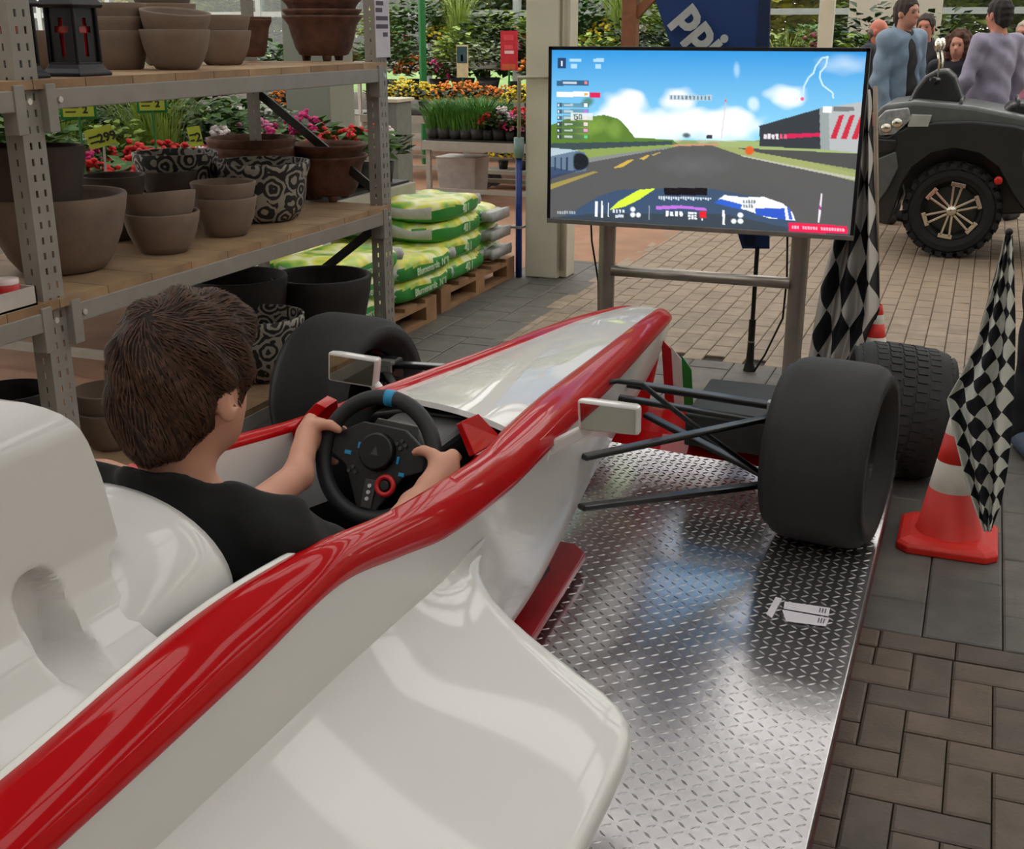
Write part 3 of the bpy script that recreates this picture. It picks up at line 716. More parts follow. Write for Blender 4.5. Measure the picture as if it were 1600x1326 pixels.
s.build('t_shirt', m_shirt, boy, jitter=wrinkle)
# jeans
s = SDF((-1.36, 1.25, .36), (-.88, 2.42, .70), .009)
s.ell((-1.1, 1.41, .48), (.14, .11, .09), k=.03)
for q in (-1, 1): s.cone((-1.1 + q * .07, 1.42, .485), (-1.12 + q * .10, 1.84, .575), .083, .064, k=.03); s.cone((-1.12 + q * .10, 1.84, .575), (-1.13 + q * .07, 2.26, .41), .058, .047, k=.02)
s.build('jeans', m_jean, boy, jitter=wrinkle)
for q in (-1, 1):
    b = MB(); b.ball((-1.13 + q * .075, 2.31, .375), (.042, .09, .045)); b.build('shoe', m_black, boy, smooth=True)
    b = MB(); b.ball(hp(q * .034, .082, .006), .011, 10, 8); b.build('eye', pm('eye_white', (225, 222, 215), .2), boy, smooth=True)
# hair
s = SDF(H - Vector((.17, .2, .2)), H + Vector((.17, .2, .2)), .0055)
s.ell(hp(0, -.014, .016), (.095, .113, .117), R=RHn); s.ell(hp(0, -.07, -.06), (.066, .046, .07), k=.04, R=RHn); s.ell(hp(0, .05, .088), (.06, .06, .034), k=.04, R=RHn)
s.ell(hp(0, .115, -.06), (.10, .085, .118), k=.012, op='s', R=RHn)
for q in (-1, 1): s.ell(hp(q * .10, .012, -.055), (.042, .036, .062), k=.012, op='s', R=RHn)
s.ell(hp(0, .06, -.135), (.16, .12, .09), k=.012, op='s', R=RHn)
s.cut(hp(0, -.08, -.118), RH @ Vector((0, .15, -1)), k=.01)
def tousle(V): 
    q = V * 42; return V + .0034 * np.stack([np.sin(q[:, 2] * 1.3 + q[:, 1] * 2.1), np.sin(q[:, 0] * 2.3 + q[:, 2] * 1.7), np.sin(q[:, 1] * 1.9 + q[:, 0] * 1.5)], 1)
hair = s.build('hair', m_hair, boy, jitter=tousle)
me = hair.data; me.calc_loop_triangles(); hv = np.empty(len(me.vertices) * 3); me.vertices.foreach_get('co', hv); hv = hv.reshape(-1, 3)
hn = np.empty(len(me.vertices) * 3); me.vertices.foreach_get('normal', hn); hn = hn.reshape(-1, 3); off = WPOS[hair.name]
rg = np.random.RandomState(7); crown = np.array(hp(.012, -.075, .088) - off); hc = np.array(H - off); b = MB()
from mathutils.kdtree import KDTree
kd = KDTree(len(hv))
for i, v in enumerate(hv): kd.insert(v, i)
kd.balance()
for i in rg.choice(len(hv), 5200):
    p = Vector(hv[i]); n = Vector(hn[i])
    loc = RH.transposed() @ (p - Vector(hc))
    if n.dot(p - Vector(hc)) < .0: continue
    d0 = p - Vector(crown); sw_ = n.cross(d0).normalized()
    d = (d0.normalized() + sw_ * .45 + Vector((0, 0, -.5)) * min(1, d0.length / .12) + Vector(rg.randn(3)) * .16); d = (d - n * d.dot(n)).normalized()
    L_ = rg.uniform(.018, .045); w_ = rg.uniform(.0006, .0014); side = n.cross(d).normalized() * w_; pts = []; cur = p + n * .001; dd = d
    lift = rg.uniform(.0, .004)
    for k in range(4):
        pts.append(cur.copy()); cur = cur + dd * (L_ / 3); co, ix, _ = kd.find(cur); nn = Vector(hn[ix]); cur = co + nn * (.0012 + lift * (k + 1) / 3); dd = (dd - nn * dd.dot(nn)).normalized()
    vs_ = []
    for k, q in enumerate(pts): f = (1, .95, .7, .12)[k]; vs_ += [q + side * f, q - side * f]
    b.add([v + off for v in vs_], [(2 * k, 2 * k + 1, 2 * k + 3, 2 * k + 2) for k in range(3)])
o = b.build('hair_strands', m_strand, hair, smooth=True, fix=False); o['kind'] = 'stuff'
# ================================================================ television and its stand
TY = 5.45
stand = thing('television_stand', (-1.2, TY + .06, 0), 'brushed steel floor stand with two posts carrying the large television', 'stand')
m_inox = pm('stainless_steel', (176, 168, 160), .3, .85, var=.08, scale=8)
for x in (-1.66, -.735):
    b = MB(); b.lathe([(.042, 0), (.042, 1.35)], 24); b.v = [(x + v[0], TY + .09 + v[1] * .6, v[2]) for v in b.v]; b.build('post', m_inox, stand, smooth=True)
    MB().bb(x - .03, x + .03, TY - .18, TY + .45, 0, .03).build('foot', m_inox, stand, bevel=.006)
    MB().bb(x - .03, x + .03, TY + .035, TY + .07, .8, 1.4).build('mount_rail', m_black, stand)
b = MB(); b.cyl((-1.63, TY + .08, .485), (-.77, TY + .08, .485), .027, n=20); b.build('cross_bar', m_inox, stand, smooth=True)
tv = thing('television', (-1.215, TY, .72), 'large flat television showing a motor racing video game', 'television')
x0, x1, z0, z1 = -1.941, -.495, .715, 1.53
b = MB(); b.bb(x0, x1, TY + .004, TY + .035, z0, z1); b.build('casing', pm('tv_black', (14, 14, 20), .35), tv, bevel=.003)
b = MB()
w_ = .016
b.bb(x0, x1, TY - .004, TY + .004, z1 - w_, z1); b.bb(x0, x0 + w_, TY - .004, TY + .004, z0, z1); b.bb(x1 - w_, x1, TY - .004, TY + .004, z0, z1)
b.build('bezel', pm('bezel_black', (12, 10, 22), .3), tv, bevel=.001)
MB().bb(x0, x1, TY - .007, TY + .006, z0 - .002, z0 + .020).build('lower_bezel', pm('bezel_silver', (150, 146, 140), .35, .7), tv, bevel=.002)
# picture on the screen, painted as a colour per grid point
PW, PH = 416, 236
uu, vv = np.meshgrid((np.arange(PW + 1)) / PW, (np.arange(PH + 1)) / PH)      # v down
IMG = np.zeros((PH + 1, PW + 1, 3))
# crop coordinates (1600 x 1057 view of the set) of every grid point
XX = 62 + uu * (1483 - 95 * vv); YY = 82 + vv * (803 + 80 * uu)
def C3(c): return np.array([lin(k) for k in c])
def fill(mask, c, a=1.): IMG[:] = IMG * (1 - (mask * a)[..., None]) + C3(c) * (mask * a)[..., None]
def poly(pts, c, a=1.):
    m = np.zeros(XX.shape, bool); n = len(pts)
    for i in range(n):
        (ax, ay), (bx, by) = pts[i], pts[(i + 1) % n]
        if ay == by: continue
        cnd = ((ay > YY) != (by > YY)) & (XX < (bx - ax) * (YY - ay) / (by - ay) + ax); m ^= cnd
    fill(m.astype(float), c, a)
def rect(a, b_, c, d, col, al=1.): poly([(a, b_), (c, b_), (c, d), (a, d)], col, al)
def blob(x, y, rx, ry, c, a=1., soft=.6):
    r = np.sqrt(((XX - x) / rx) ** 2 + ((YY - y) / ry) ** 2) + .12 * np.sin(XX * .05 + y) * np.cos(YY * .07 + x); fill(np.clip((1.1 - r) / soft, 0, 1), c, a)
def line(pts, w, c, a=1.):
    for (ax, ay), (bx, by) in zip(pts[:-1], pts[1:]):
        dx, dy = bx - ax, by - ay; t = np.clip(((XX - ax) * dx + (YY - ay) * dy) / (dx * dx + dy * dy + 1e-9), 0, 1)
        fill(np.clip(w / 2 + 1 - np.hypot(XX - ax - t * dx, YY - ay - t * dy), 0, 1), c, a)
t = np.clip((YY - 82) / 430, 0, 1)[..., None]; IMG[:] = C3((44, 140, 206)) * (1 - t) + C3((140, 205, 232)) * t
rect(62, 500, 1700, 1100, (138, 150, 96))
for q in ((430, 350, 120, 90), (470, 300, 60, 40), (690, 310, 90, 60), (600, 430, 230, 80), (760, 400, 120, 60), (900, 430, 190, 85), (950, 390, 90, 50), (520, 450, 200, 60), (340, 420, 90, 70)): blob(*q, (236, 240, 244), .93)
for q in ((1190, 280, 100, 45), (1200, 310, 70, 40)): blob(*q, (232, 240, 246), .85)
blob(1450, 140, 130, 50, (200, 220, 235), .6, 1.); blob(1040, 330, 30, 40, (225, 238, 245), .6); blob(965, 170, 18, 36, (190, 220, 240), .5); blob(640, 470, 260, 30, (214, 224, 230), .5)
poly([(62, 430), (150, 400), (260, 390), (330, 382), (400, 400), (440, 440), (480, 490), (660, 498), (700, 530), (62, 550)], (86, 118, 48))
for q in ((300, 430, 50, 40), (380, 450, 45, 45), (240, 450, 60, 50)): blob(*q, (128, 158, 70), .55)
poly([(880, 505), (1060, 505), (1500, 540), (1500, 590), (860, 530)], (150, 168, 110)); poly([(62, 518), (660, 505), (660, 530), (62, 556)], (58, 74, 76))
poly([(62, 556), (660, 522), (720, 520), (420, 590), (62, 690)], (132, 152, 82))
poly([(240, 600), (620, 545), (700, 526), (850, 524), (1000, 560), (1500, 700), (1500, 990), (62, 990), (62, 650)], (84, 84, 84))
poly([(660, 522), (880, 515), (880, 524), (660, 530)], (190, 140, 110))
poly([(240, 590), (640, 533), (650, 538), (240, 612)], (128, 132, 128)); blob(760, 620, 200, 60, (104, 104, 106), .6, 1.2); blob(1000, 780, 260, 80, (70, 70, 72), .5, 1.2)
poly([(850, 526), (1060, 540), (1500, 660), (1500, 690), (980, 572)], (150, 158, 100)); poly([(960, 536), (1500, 560), (1500, 640), (1080, 562)], (72, 74, 72)); poly([(980, 570), (1500, 678), (1500, 692), (980, 576)], (176, 176, 160))
poly([(1065, 430), (1340, 345), (1335, 540), (1065, 528)], (48, 54, 60)); poly([(1340, 345), (1540, 310), (1540, 560), (1335, 540)], (168, 172, 174)); poly([(1335, 345), (1375, 340), (1375, 545), (1335, 540)], (142, 150, 150))
rect(1350, 335, 1388, 365, (235, 238, 240)); rect(1395, 337, 1485, 358, (110, 112, 112))
for k in range(3): x = 1378 + 46 * k; poly([(x, 490), (x + 42, 378), (x + 64, 374), (x + 26, 490)], (186, 40, 60))
poly([(1180, 468), (1335, 462), (1335, 478), (1180, 490)], (200, 30, 80))
for k in range(6): rect(1084 + 18 * k, 470 - 3 * (k % 2), 1097 + 18 * k, 492, (215, 205, 210) if k < 4 else (210, 90, 120))
poly([(62, 545), (150, 545), (230, 560), (250, 600), (240, 650), (62, 672)], (96, 116, 136)); poly([(62, 540), (140, 545), (200, 552), (62, 580)], (168, 186, 196)); blob(212, 606, 40, 46, (26, 30, 36), 1, .2); poly([(62, 630), (160, 650), (240, 640), (62, 690)], (42, 58, 92), .8)
for k in range(3): rect(80 + 30 * k, 585, 88 + 30 * k, 650, (44, 60, 80))
poly([(370, 638), (450, 596), (475, 596), (420, 632)], (196, 164, 74)); poly([(500, 592), (540, 572), (555, 572), (525, 596)], (196, 164, 74)); poly([(62, 715), (280, 652), (300, 656), (62, 742)], (150, 136, 74)); poly([(560, 572), (600, 558), (606, 560), (570, 576)], (180, 156, 90))
blob(1018, 550, 20, 22, (206, 90, 36), 1, .3); line([(915, 305), (890, 490)], 3, (200, 180, 180)); blob(912, 312, 6, 8, (200, 90, 90)); blob(728, 478, 22, 14, (44, 66, 70), .9); rect(822, 476, 848, 492, (50, 56, 62)); blob(246, 320, 34, 26, (70, 110, 70), .8)
poly([(62, 900), (180, 850), (300, 775), (400, 742), (620, 735), (840, 735), (1000, 765), (1130, 790), (1215, 890), (1260, 980), (62, 980)], (58, 78, 104)); poly([(62, 880), (300, 860), (900, 860), (1200, 930), (1500, 960), (1500, 1000), (62, 980)], (56, 66, 76))
poly([(355, 842), (400, 800), (500, 742), (580, 735), (500, 790), (430, 825)], (206, 240, 60)); rect(620, 732, 822, 768, (18, 14, 20))
for k in range(22): rect(592 + 11.5 * k, 772 + k * .4, 600 + 11.5 * k, 786 + (k % 3) * 4, (196, 206, 216))
poly([(580, 822), (700, 818), (818, 832), (818, 844), (700, 834), (580, 840)], (178, 110, 208))
for k in range(4): rect(626 + 22 * k, 846 + 4 * (k % 2), 640 + 22 * k, 872, (224, 228, 232))
for a in range(3):
    for c in range(3): rect(732 + 14 * a, 852 + 13 * c, 744 + 14 * a, 862 + 13 * c, (222, 226, 230))
rect(784, 848, 816, 880, (214, 34, 44)); rect(793, 882, 800, 894, (220, 220, 220))
poly([(852, 806), (900, 766), (985, 776), (1080, 774), (1165, 806), (1205, 850), (1216, 890), (1100, 880), (1000, 840)], (226, 230, 236)); poly([(852, 806), (880, 784), (980, 812), (975, 838)], (48, 92, 192)); poly([(1040, 830), (1170, 830), (1175, 888), (1040, 862)], (44, 84, 188)); poly([(1180, 815), (1196, 838), (1206, 888), (1190, 886)], (60, 96, 190))
for k in range(9): rect(985 + 12 * (k % 5), 790 + 22 * (k // 5), 993 + 12 * (k % 5), 806 + 22 * (k // 5), (120, 126, 130))
for a in ((286, 800, 298, 876), (316, 798, 324, 880), (348, 806, 353, 874), (890, 842, 901, 912)): rect(*a, (226, 228, 230))
for q in ((470, 838), (470, 866), (496, 866), (972, 864), (942, 896), (972, 896)): blob(*q, 13, 13, (220, 224, 226), 1, .3)
for k in range(4): rect(372 + 16 * k, 840, 381 + 16 * k, 856, (210, 214, 220))
rect(386, 866, 424, 880, (190, 196, 204)); line([(548, 822), (548, 888)], 3, (150, 160, 170))
line([(1334, 760), (1326, 830), (1318, 896)], 7, (224, 214, 224)); rect(1322, 815, 1330, 838, (160, 70, 130)); poly([(1186, 900), (1440, 916), (1440, 956), (1186, 944)], (222, 30, 74))
for k in range(20):
    if k not in (3, 10): rect(1200 + 11.5 * k, 916 + .6 * k, 1208 + 11.5 * k, 932 + .6 * k, (246, 170, 190))
rect(92, 118, 136, 166, (34, 60, 100)); rect(110, 130, 118, 156, (230, 235, 240))
for a in ((152, 120, 212, 134), (160, 146, 190, 166), (272, 120, 326, 134), (284, 146, 312, 166)): rect(*a, (176, 212, 232), .8)
rect(90, 222, 252, 246, (44, 74, 104), .9); rect(120, 228, 190, 238, (200, 212, 222), .8); rect(228, 226, 244, 240, (230, 120, 130)); rect(90, 274, 252, 298, (226, 230, 230)); rect(256, 276, 310, 300, (206, 36, 84)); rect(228, 280, 246, 292, (220, 160, 60))
for k in range(6):
    y = 326 + 30 * k; rect(90, y, 116, y + 22, (40, 56, 70), .85); rect(116, y, 252, y + 22, (70, 92, 80), .55); rect(128, y + 6, 172, y + 15, (200, 208, 206), .7); rect(96, y + 5, 102, y + 16, (215, 220, 225)); rect(228, y + 3, 246, y + 18, [(236, 236, 240), (180, 110, 210), (230, 120, 150), (220, 200, 190), (232, 150, 190), (90, 200, 110)][k])
rect(160, 372, 272, 408, (222, 226, 222), .75)
for k, pp in enumerate(([(178, 380), (182, 404)], [(196, 380), (186, 381), (188, 390), (196, 392), (196, 402), (186, 404)], [(206, 382), (204, 402), (216, 402), (216, 382), (206, 382)])): line(pp, 3.5, (60, 66, 66))
rect(645, 286, 850, 312, (170, 190, 200), .8)
for k in range(11): rect(652 + 18 * k, 290, 660 + 18 * k, 308, (70, 84, 96), .8)
line([(1265, 290), (1270, 240), (1288, 205), (1312, 180), (1322, 150), (1350, 112), (1376, 106), (1366, 150), (1342, 176), (1340, 205), (1352, 238), (1394, 272), (1396, 296)], 6, (190, 220, 236)); blob(1260, 302, 10, 10, (222, 90, 130), 1, .4)
for k in range(8): rect(96 + 12 * k, 848, 104 + 12 * k, 862, (176, 184, 192), .7)
gx = x0 + w_ + uu * (x1 - x0 - 2 * w_); gz = (z1 - w_) - vv * (z1 - z0 - w_ - .018)
co = np.stack([gx, np.full_like(gx, TY - .0008), gz], -1).reshape(-1, 3) - np.array(WPOS[tv.name])
i0 = (np.arange(PH)[:, None] * (PW + 1) + np.arange(PW)[None, :]).ravel(); fc = np.stack([i0, i0 + PW + 1, i0 + PW + 2, i0 + 1], 1)
me = bpy.data.meshes.new('screen'); me.from_pydata(co.tolist(), [], fc.tolist()); at = me.color_attributes.new('pic', 'FLOAT_COLOR', 'POINT')
at.data.foreach_set('color', np.concatenate([IMG.reshape(-1, 3), np.ones((IMG.shape[0] * IMG.shape[1], 1))], 1).astype(np.float32).ravel())
m_scr = pm('screen_glow', (0, 0, 0), .25, vattr='pic', emit=1.1, var=0); _b = m_scr.node_tree.nodes['Principled BSDF']
for l in list(m_scr.node_tree.links):
    if l.to_socket.name == 'Base Color': m_scr.node_tree.links.remove(l)
_b.inputs['Base Color'].default_value = (.01, .01, .01, 1)
me.materials.append(m_scr); o = link('screen', me, tv)
# leads hanging under the set
for nm, pts, lab in (('power_cable', [(-1.745, TY + .08, .75), (-1.74, TY + .09, .62), (-1.72, TY + .1, .5), (-1.705, TY + .1, .42), (-1.70, TY + .12, .0)], 'thin black cable hanging beside the steel post with the blue pipe behind'),
                     ('video_cable', [(-.80, TY + .09, .74), (-.79, TY + .12, .5), (-.80, TY + .15, .3), (-.88, TY + .2, .1), (-.93, TY + .22, .006)], 'thin black cable sagging to the floor beside the black pole')):
    b = MB(); b.tube(pts, .005, 8); tag(b.build(nm, m_black, smooth=True), lab, 'cable')
mp = thing('beach_flag', (-.985, 5.70, 0), 'blue beach flag with white lettering on a black pole behind the television', 'flag')
YB = 5.70; xb = aY(1172, 560, YB).x
b = MB(); b.cyl((xb, YB, .1), (xb, YB, .62), .011, n=12); b.build('pole', pm('pole_black', (26, 26, 30), .3), mp)
b = MB(); b.cyl((xb, YB, .12), (xb, YB, .26), .017, n=12); b.build('lower_clamp', m_black, mp)
b = MB(); b.cyl((xb, YB, 0), (xb, YB, .04), .032, .022, n=16); b.cyl((xb, YB, .04), (xb, YB, .13), .02, .017, n=16); b.build('rubber_foot', m_black, mp)
b = MB(); b.cyl((xb, YB, .145), (xb, YB, .152), .02, n=16); b.build('ring', m_inox, mp)
ol = [aY(u, v, YB) for u, v in ((1190, 388), (1160, 388), (1120, 260), (1075, 150), (1048, 75), (1022, 0), (1000, -80), (985, -160), (1010, -230), (1080, -270), (1150, -250), (1196, -200), (1203, -100), (1203, 388))]
b = MB(); b.prism([(p.x, p.z) for p in ol], lambda x, z: (x, YB - .003 + .02 * sin(3 * x), z), lambda x, z: (x, YB + .001 + .02 * sin(3 * x), z)); b.build('sail', pm('banner_blue', (26, 60, 118), .7, var=.1, scale=3), mp)
b = MB(); q0 = aY(1187, 0, YB).x; b.bb(q0 - .002, aY(1203, 0, YB).x + .004, YB - .008 + .02 * sin(3 * q0), YB + .012 + .02 * sin(3 * q0), .62, 2.2); b.build('pole_sleeve', pm('banner_navy', (20, 38, 76), .7), mp)
pc = aY(1096, 46, YB - .03); x2 = Vector((cos(radians(50)), 0, -sin(radians(50))))
text_at('lettering', 'ppi', .2, frame_m(pc, x2, (0, -1, 0)), pm('banner_letter', (196, 198, 196), .6), mp, bold=.008)
# ================================================================ flags, cones, tyre
def checker(name, s, k):
    m = pm(name, (225, 222, 218), .8, var=0); nt = m.node_tree; N = nt.nodes; L = nt.links
    uv = N.new('ShaderNodeUVMap'); mp_ = N.new('ShaderNodeMapping'); mp_.inputs['Rotation'].default_value = (0, 0, pi / 4); ck = N.new('ShaderNodeTexChecker'); ck.inputs['Scale'].default_value = 1 / s
    ck.inputs['Color1'].default_value = rgb(*k); ck.inputs['Color2'].default_value = rgb(22, 22, 30)
    L.new(uv.outputs[0], mp_.inputs[0]); L.new(mp_.outputs[0], ck.inputs[0]); L.new(ck.outputs[0], N['Principled BSDF'].inputs['Base Color']); return m
def flag(name, left, right, Y, W_, amp, folds, mat, parent, seed):
    """left/right: outlines (x, z) going down; pleated in depth"""
    b = MB(); NA, NB = 60, 70; rings = []; uvs = []; sl = [0]
    tl = np.linspace(0, 1, len(left)); tr = np.linspace(0, 1, len(right)); rr = random.Random(seed); ph = rr.uniform(0, 6); bb_ = 0; lastz = None
    for j in range(NB + 1):
        t = j / NB; lx = np.interp(t, tl, [p[0] for p in left]); lz = np.interp(t, tl, [p[1] for p in left]); rx = np.interp(t, tr, [p[0] for p in right]); rz = np.interp(t, tr, [p[1] for p in right])
        row = []
        for i in range(NA + 1):
            a = i / NA; wob = .012 * sin(6 * t + 3 * a)
            row.append((lerp(lx, rx, a) + .006 * sin(a * folds * 2 * pi + ph) * min(1, abs(rx - lx) / .1), Y + (amp * sin(a * folds * 2 * pi + ph + t * .9) + .4 * amp * sin(a * folds * 4.4 * pi + 2 * ph)) * min(1, .25 + abs(rx - lx) / .2) + wob, lerp(lz, rz, a)))
            uvs.append((a * W_, -(lz + rz) / 2 - .0 * a))
        rings.append(row)
    b.loft(rings, closed=False); o = b.build(name, mat, parent, smooth=True, fix=False)
    u = o.data.uv_layers.new(name='UVMap')
    for lp in o.data.loops: u.data[lp.index].uv = uvs[lp.vertex_index]
    so = o.modifiers.new('t', 'SOLIDIFY'); so.thickness = .0016
    return o
m_cone = pm('cone_red', (214, 36, 24), .5, var=.06); m_cwh = pm('cone_white', (214, 208, 196), .6, var=.08)
def cone(c, h, lab, sc=1.):
    c = Vector(c); t = thing('traffic_cone', c, lab, 'traffic cone')
    b = MB(); r_ = [[Vector((x * q, y * q, z)) for x, y in ((-.155, -.12), (-.12, -.155), (.12, -.155), (.155, -.12), (.155, .12), (.12, .155), (-.12, .155), (-.155, .12))] for q, z in ((1, 0), (1, .022), (.93, .032), (.75, .04))]
    b.loft([[c + v * sc for v in r] for r in r_], caps=True); b.build('base', m_cone, t, bevel=.004)
    R_ = lambda z: lerp(.108, .026, z / h) * sc
    ed = [.03, .19, .285, .375, .435, .5]; ed = [e_ * h / .5 for e_ in ed]
    for k in range(5):
        b = MB(); a, d = ed[k], ed[k + 1]; e_ = .0015
        pf = [(R_(a) + (.02 if k == 0 else 0), a), (R_(a + .01), a + .012), (R_(d), d), (R_(d) - .004, d)]
        b.lathe(pf, 32, c); b.build('cone_body' if k % 2 == 0 else 'white_band', m_cone if k % 2 == 0 else m_cwh, t, smooth=True)
    return t
cone((.035, 3.87, 0), .5, 'red and white traffic cone holding the small chequered flag')
cone((-.385, 5.80, 0), .36, 'red and white traffic cone at the foot of the tall chequered flag', .8)
fz = thing('chequered_flag', (.06, 3.93, 0), 'black and white chequered flag with small squares standing in a cone', 'flag')
P = lambda pts, Y: [(aY(u, v, Y).x, aY(u, v, Y).z) for u, v in pts]
flag('cloth', P([(1570, 366), (1557, 430), (1542, 480), (1527, 535), (1503, 585), (1481, 622), (1493, 680), (1508, 740), (1523, 790), (1538, 830)], 3.74), P([(1582, 368), (1584, 430), (1585, 500), (1584, 560), (1582, 620), (1578, 690), (1572, 740), (1563, 790), (1548, 832)], 3.74), 3.74, .255, .022, 2.2, checker('flag_small', .052, (214, 214, 206)), fz, 2)
b = MB(); b.tube([(.035, 3.87, .46), (.06, 3.82, .75), tuple(aY(1577, 362, 3.745))], .007, 8); b.ball(aY(1577, 362, 3.745), .011); b.build('pole', m_black, fz, smooth=True)
fz = thing('chequered_flag', (-.39, 5.78, 0), 'tall black and white chequered flag with large squares beside the television', 'flag')
flag('cloth', P([(1338, 140), (1333, 260), (1302, 380), (1286, 440), (1275, 500), (1262, 572)], 5.70), P([(1361, 140), (1364, 260), (1370, 380), (1372, 430), (1372, 490), (1338, 580)], 5.70), 5.72, .80, .05, 2.4, checker('flag_large', .165, (205, 200, 196)), fz, 5)
b = MB(); b.cyl((-.385, 5.8, .34), (-.49, 5.78, 1.36), .010, n=10); b.build('pole', pm('pole_wood', (170, 150, 130), .6), fz, smooth=True)
# spare treaded tyre on the floor in front of the platform
sp = thing('spare_tyre', (-.2, 4.48, 0), 'black treaded spare tyre standing on the paving behind the platform end', 'tyre')
M = Matrix.Translation((-.2, 4.475, .247)) @ Matrix.Rotation(radians(10), 4, 'Z') @ Matrix.Rotation(radians(95), 4, 'Y')
b = MB(); tyre(b, .245, .36, .15); b.v = [tuple(M @ Vector(v)) for v in b.v]; b.build('tyre', m_rub, sp, smooth=True)
b = MB(); nb = 44
for r in range(7):
    for k in range(nb):
        a0 = 2 * pi * (k + .5 * (r % 2) + .08) / nb; a1 = a0 + 2 * pi * .82 / nb; za = -.16 + r * .0465; zb = za + .040; ra = .243; rb_ = .2505 - .02 * (abs(r - 3) / 3) ** 4
        vs_ = []
        for rad in (ra - .02 * (abs(r - 3) / 3) ** 3, rb_):
            for (aa, zz) in ((a0, za), (a1, za + .006), (a1, zb), (a0, zb - .006)): vs_.append(M @ Vector((rad * cos(aa), rad * sin(aa), zz)))
        b.add(vs_, [(4, 5, 6, 7), (0, 1, 5, 4), (1, 2, 6, 5), (2, 3, 7, 6), (3, 0, 4, 7)])
o = b.build('tread_blocks', m_rub, sp); o['kind'] = 'stuff'
b = MB(); b.lathe([(.15, -.11), (.148, -.09), (.13, -.05), (.13, .05), (.148, .09), (.15, .11)], 40); b.lathe([(.14, .02), (.06, .03), (.001, .03)], 40); b.v = [tuple(M @ Vector(v)) for v in b.v]; b.build('rim', m_carbon, sp, auto=40)
# flyers lying on the plate
m_paper = pm('paper', (206, 200, 208), .7, var=.04); m_print = pm('print', (90, 76, 90), .7)
zz = ZP + .0032
for k, (q, lab) in enumerate(((((1197, 960), (1212, 933), (1222, 936), (1206, 966)), 'narrow white paper strip lying crosswise on the tread plate'), (((1226, 941), (1297, 951), (1294, 964), (1224, 952)), 'white printed ticket lying uppermost on the tread plate'), (((1222, 953), (1296, 966), (1290, 979), (1228, 971)), 'white printed ticket lying under the other ticket'))):
    P4 = [aZ(u, v, zz) for u, v in q]; t = thing('paper_ticket' if k else 'paper_strip', sum(P4, Vector()) / 4, lab, 'paper')
    b = MB(); hh = .0012 * (k + 1) if k < 2 else .001; b.add([p + Vector((0, 0, hh)) for p in P4] + [p + Vector((0, 0, hh + .0008)) for p in P4], [(0, 1, 2, 3), (7, 6, 5, 4), (0, 1, 5, 4), (1, 2, 6, 5), (2, 3, 7, 6), (3, 0, 4, 7)]); b.build('sheet', m_paper, t)
    if k:
        b = MB(); A, B_, C_, D_ = P4
        for r in range(3):
            f = .78 + .06 * r; p0 = A.lerp(B_, f); p1 = D_.lerp(C_, f); p2 = A.lerp(B_, f + .03); p3 = D_.lerp(C_, f + .03); e_ = Vector((0, 0, hh + .0012)); b.add([p0.lerp(p1, .2) + e_, p2.lerp(p3, .2) + e_, p2.lerp(p3, .75) + e_, p0.lerp(p1, .75) + e_], [(0, 1, 2, 3)])
        b.build('print', m_print, t)
# ================================================================ steel rack with pots
m_rack = pm('rack_grey', (142, 136, 128), .55, var=.08, scale=12); m_brace = pm('brace_black', (30, 29, 30), .5)
m_ply = rand_mat('shelf_board', [(156, 126, 94), (144, 113, 82), (164, 135, 102), (136, 107, 80)], .7, .1)
XR = -2.25; XB = -2.86; YL, YR = 2.43, 4.36
rack = thing('pot_rack', ((XR + XB) / 2, 3.4, 0), 'grey steel shelving rack with perforated posts holding clay pots', 'shelving')
def strip(b, o, du, dn, w, z0, z1, cols=2, pitch=.04):
    """perforated plate: along du (width) and z, real slots left open; dn = thickness direction"""
    o = Vector(o); du = Vector(du); dn = Vector(dn)
    us = [0, .24, .36, .64, .76, 1] if cols == 2 else [0, .44, .56, 1]; n = int((z1 - z0) / pitch); zz_ = [z0]
    for k in range(n): zz_ += [z0 + pitch * (k + .3), z0 + pitch * (k + .75)]
    zz_.append(z1)
    for i in range(len(us) - 1):
        for j in range(len(zz_) - 1):
            if i % 2 == 1 and j % 2 == 1: continue
            q = [o + du * w * us[i + a] + Vector((0, 0, zz_[j + c])) for a, c in ((0, 0), (1, 0), (1, 1), (0, 1))]
            b.add(q, [(0, 1, 2, 3)])
def post(x, y, sx):
    b = MB(); zt = 2.2
    strip(b, (x, y - .035, 0), (0, 1, 0), (1, 0, 0), .075, .02, zt)
    strip(b, (x, y - .035, 0), (-sx, 0, 0), (0, 1, 0), .055, .02, zt, 1)
    o = b.build('post', m_rack, rack, fix=False); so = o.modifiers.new('t', 'SOLIDIFY'); so.thickness = .003
    MB().bb(x - sx * .06, x + .005, y - .045, y + .05, 0, .02).build('foot_plate', m_rack, rack)
for y in (YL, YR):
    post(XR, y, 1); post(XB, y, -1)
post(XR, .55, 1); post(XB, .55, -1)
SH = (.375, .925, 1.482)
for z in SH:
    for (ya, yb) in ((YL, YR), (.55, YL)):
        for x in (XR, XB):
            b = MB(); b.bb(x - .02, x + .02, ya + .04, yb - .035, z - .074, z - .022); b.build('beam', m_rack, rack, bevel=.003)
            if x == XR:
                for ye in (ya + .055, yb - .055):
                    b = MB(); b.bb(x - .022, x + .024, ye - .018, ye + .018, z - .13, z - .01); b.build('beam_hook', m_rack, rack, bevel=.002)
                    b = MB(); b.cyl((x + .022, ye + .03, z - .05), (x + .026, ye + .03, z - .05), .008, n=10); b.build('rivet', pm('rivet_pale', (210, 206, 200), .4, .5), rack)
        n = 10; w_ = (yb - ya) / n
        for k in range(n):
            b = MB(); b.bb(XB - .02, XR + .018, ya + w_ * k + .0015, ya + w_ * (k + 1) - .0015, z - .022, z); b.build('shelf_board', m_ply, rack)
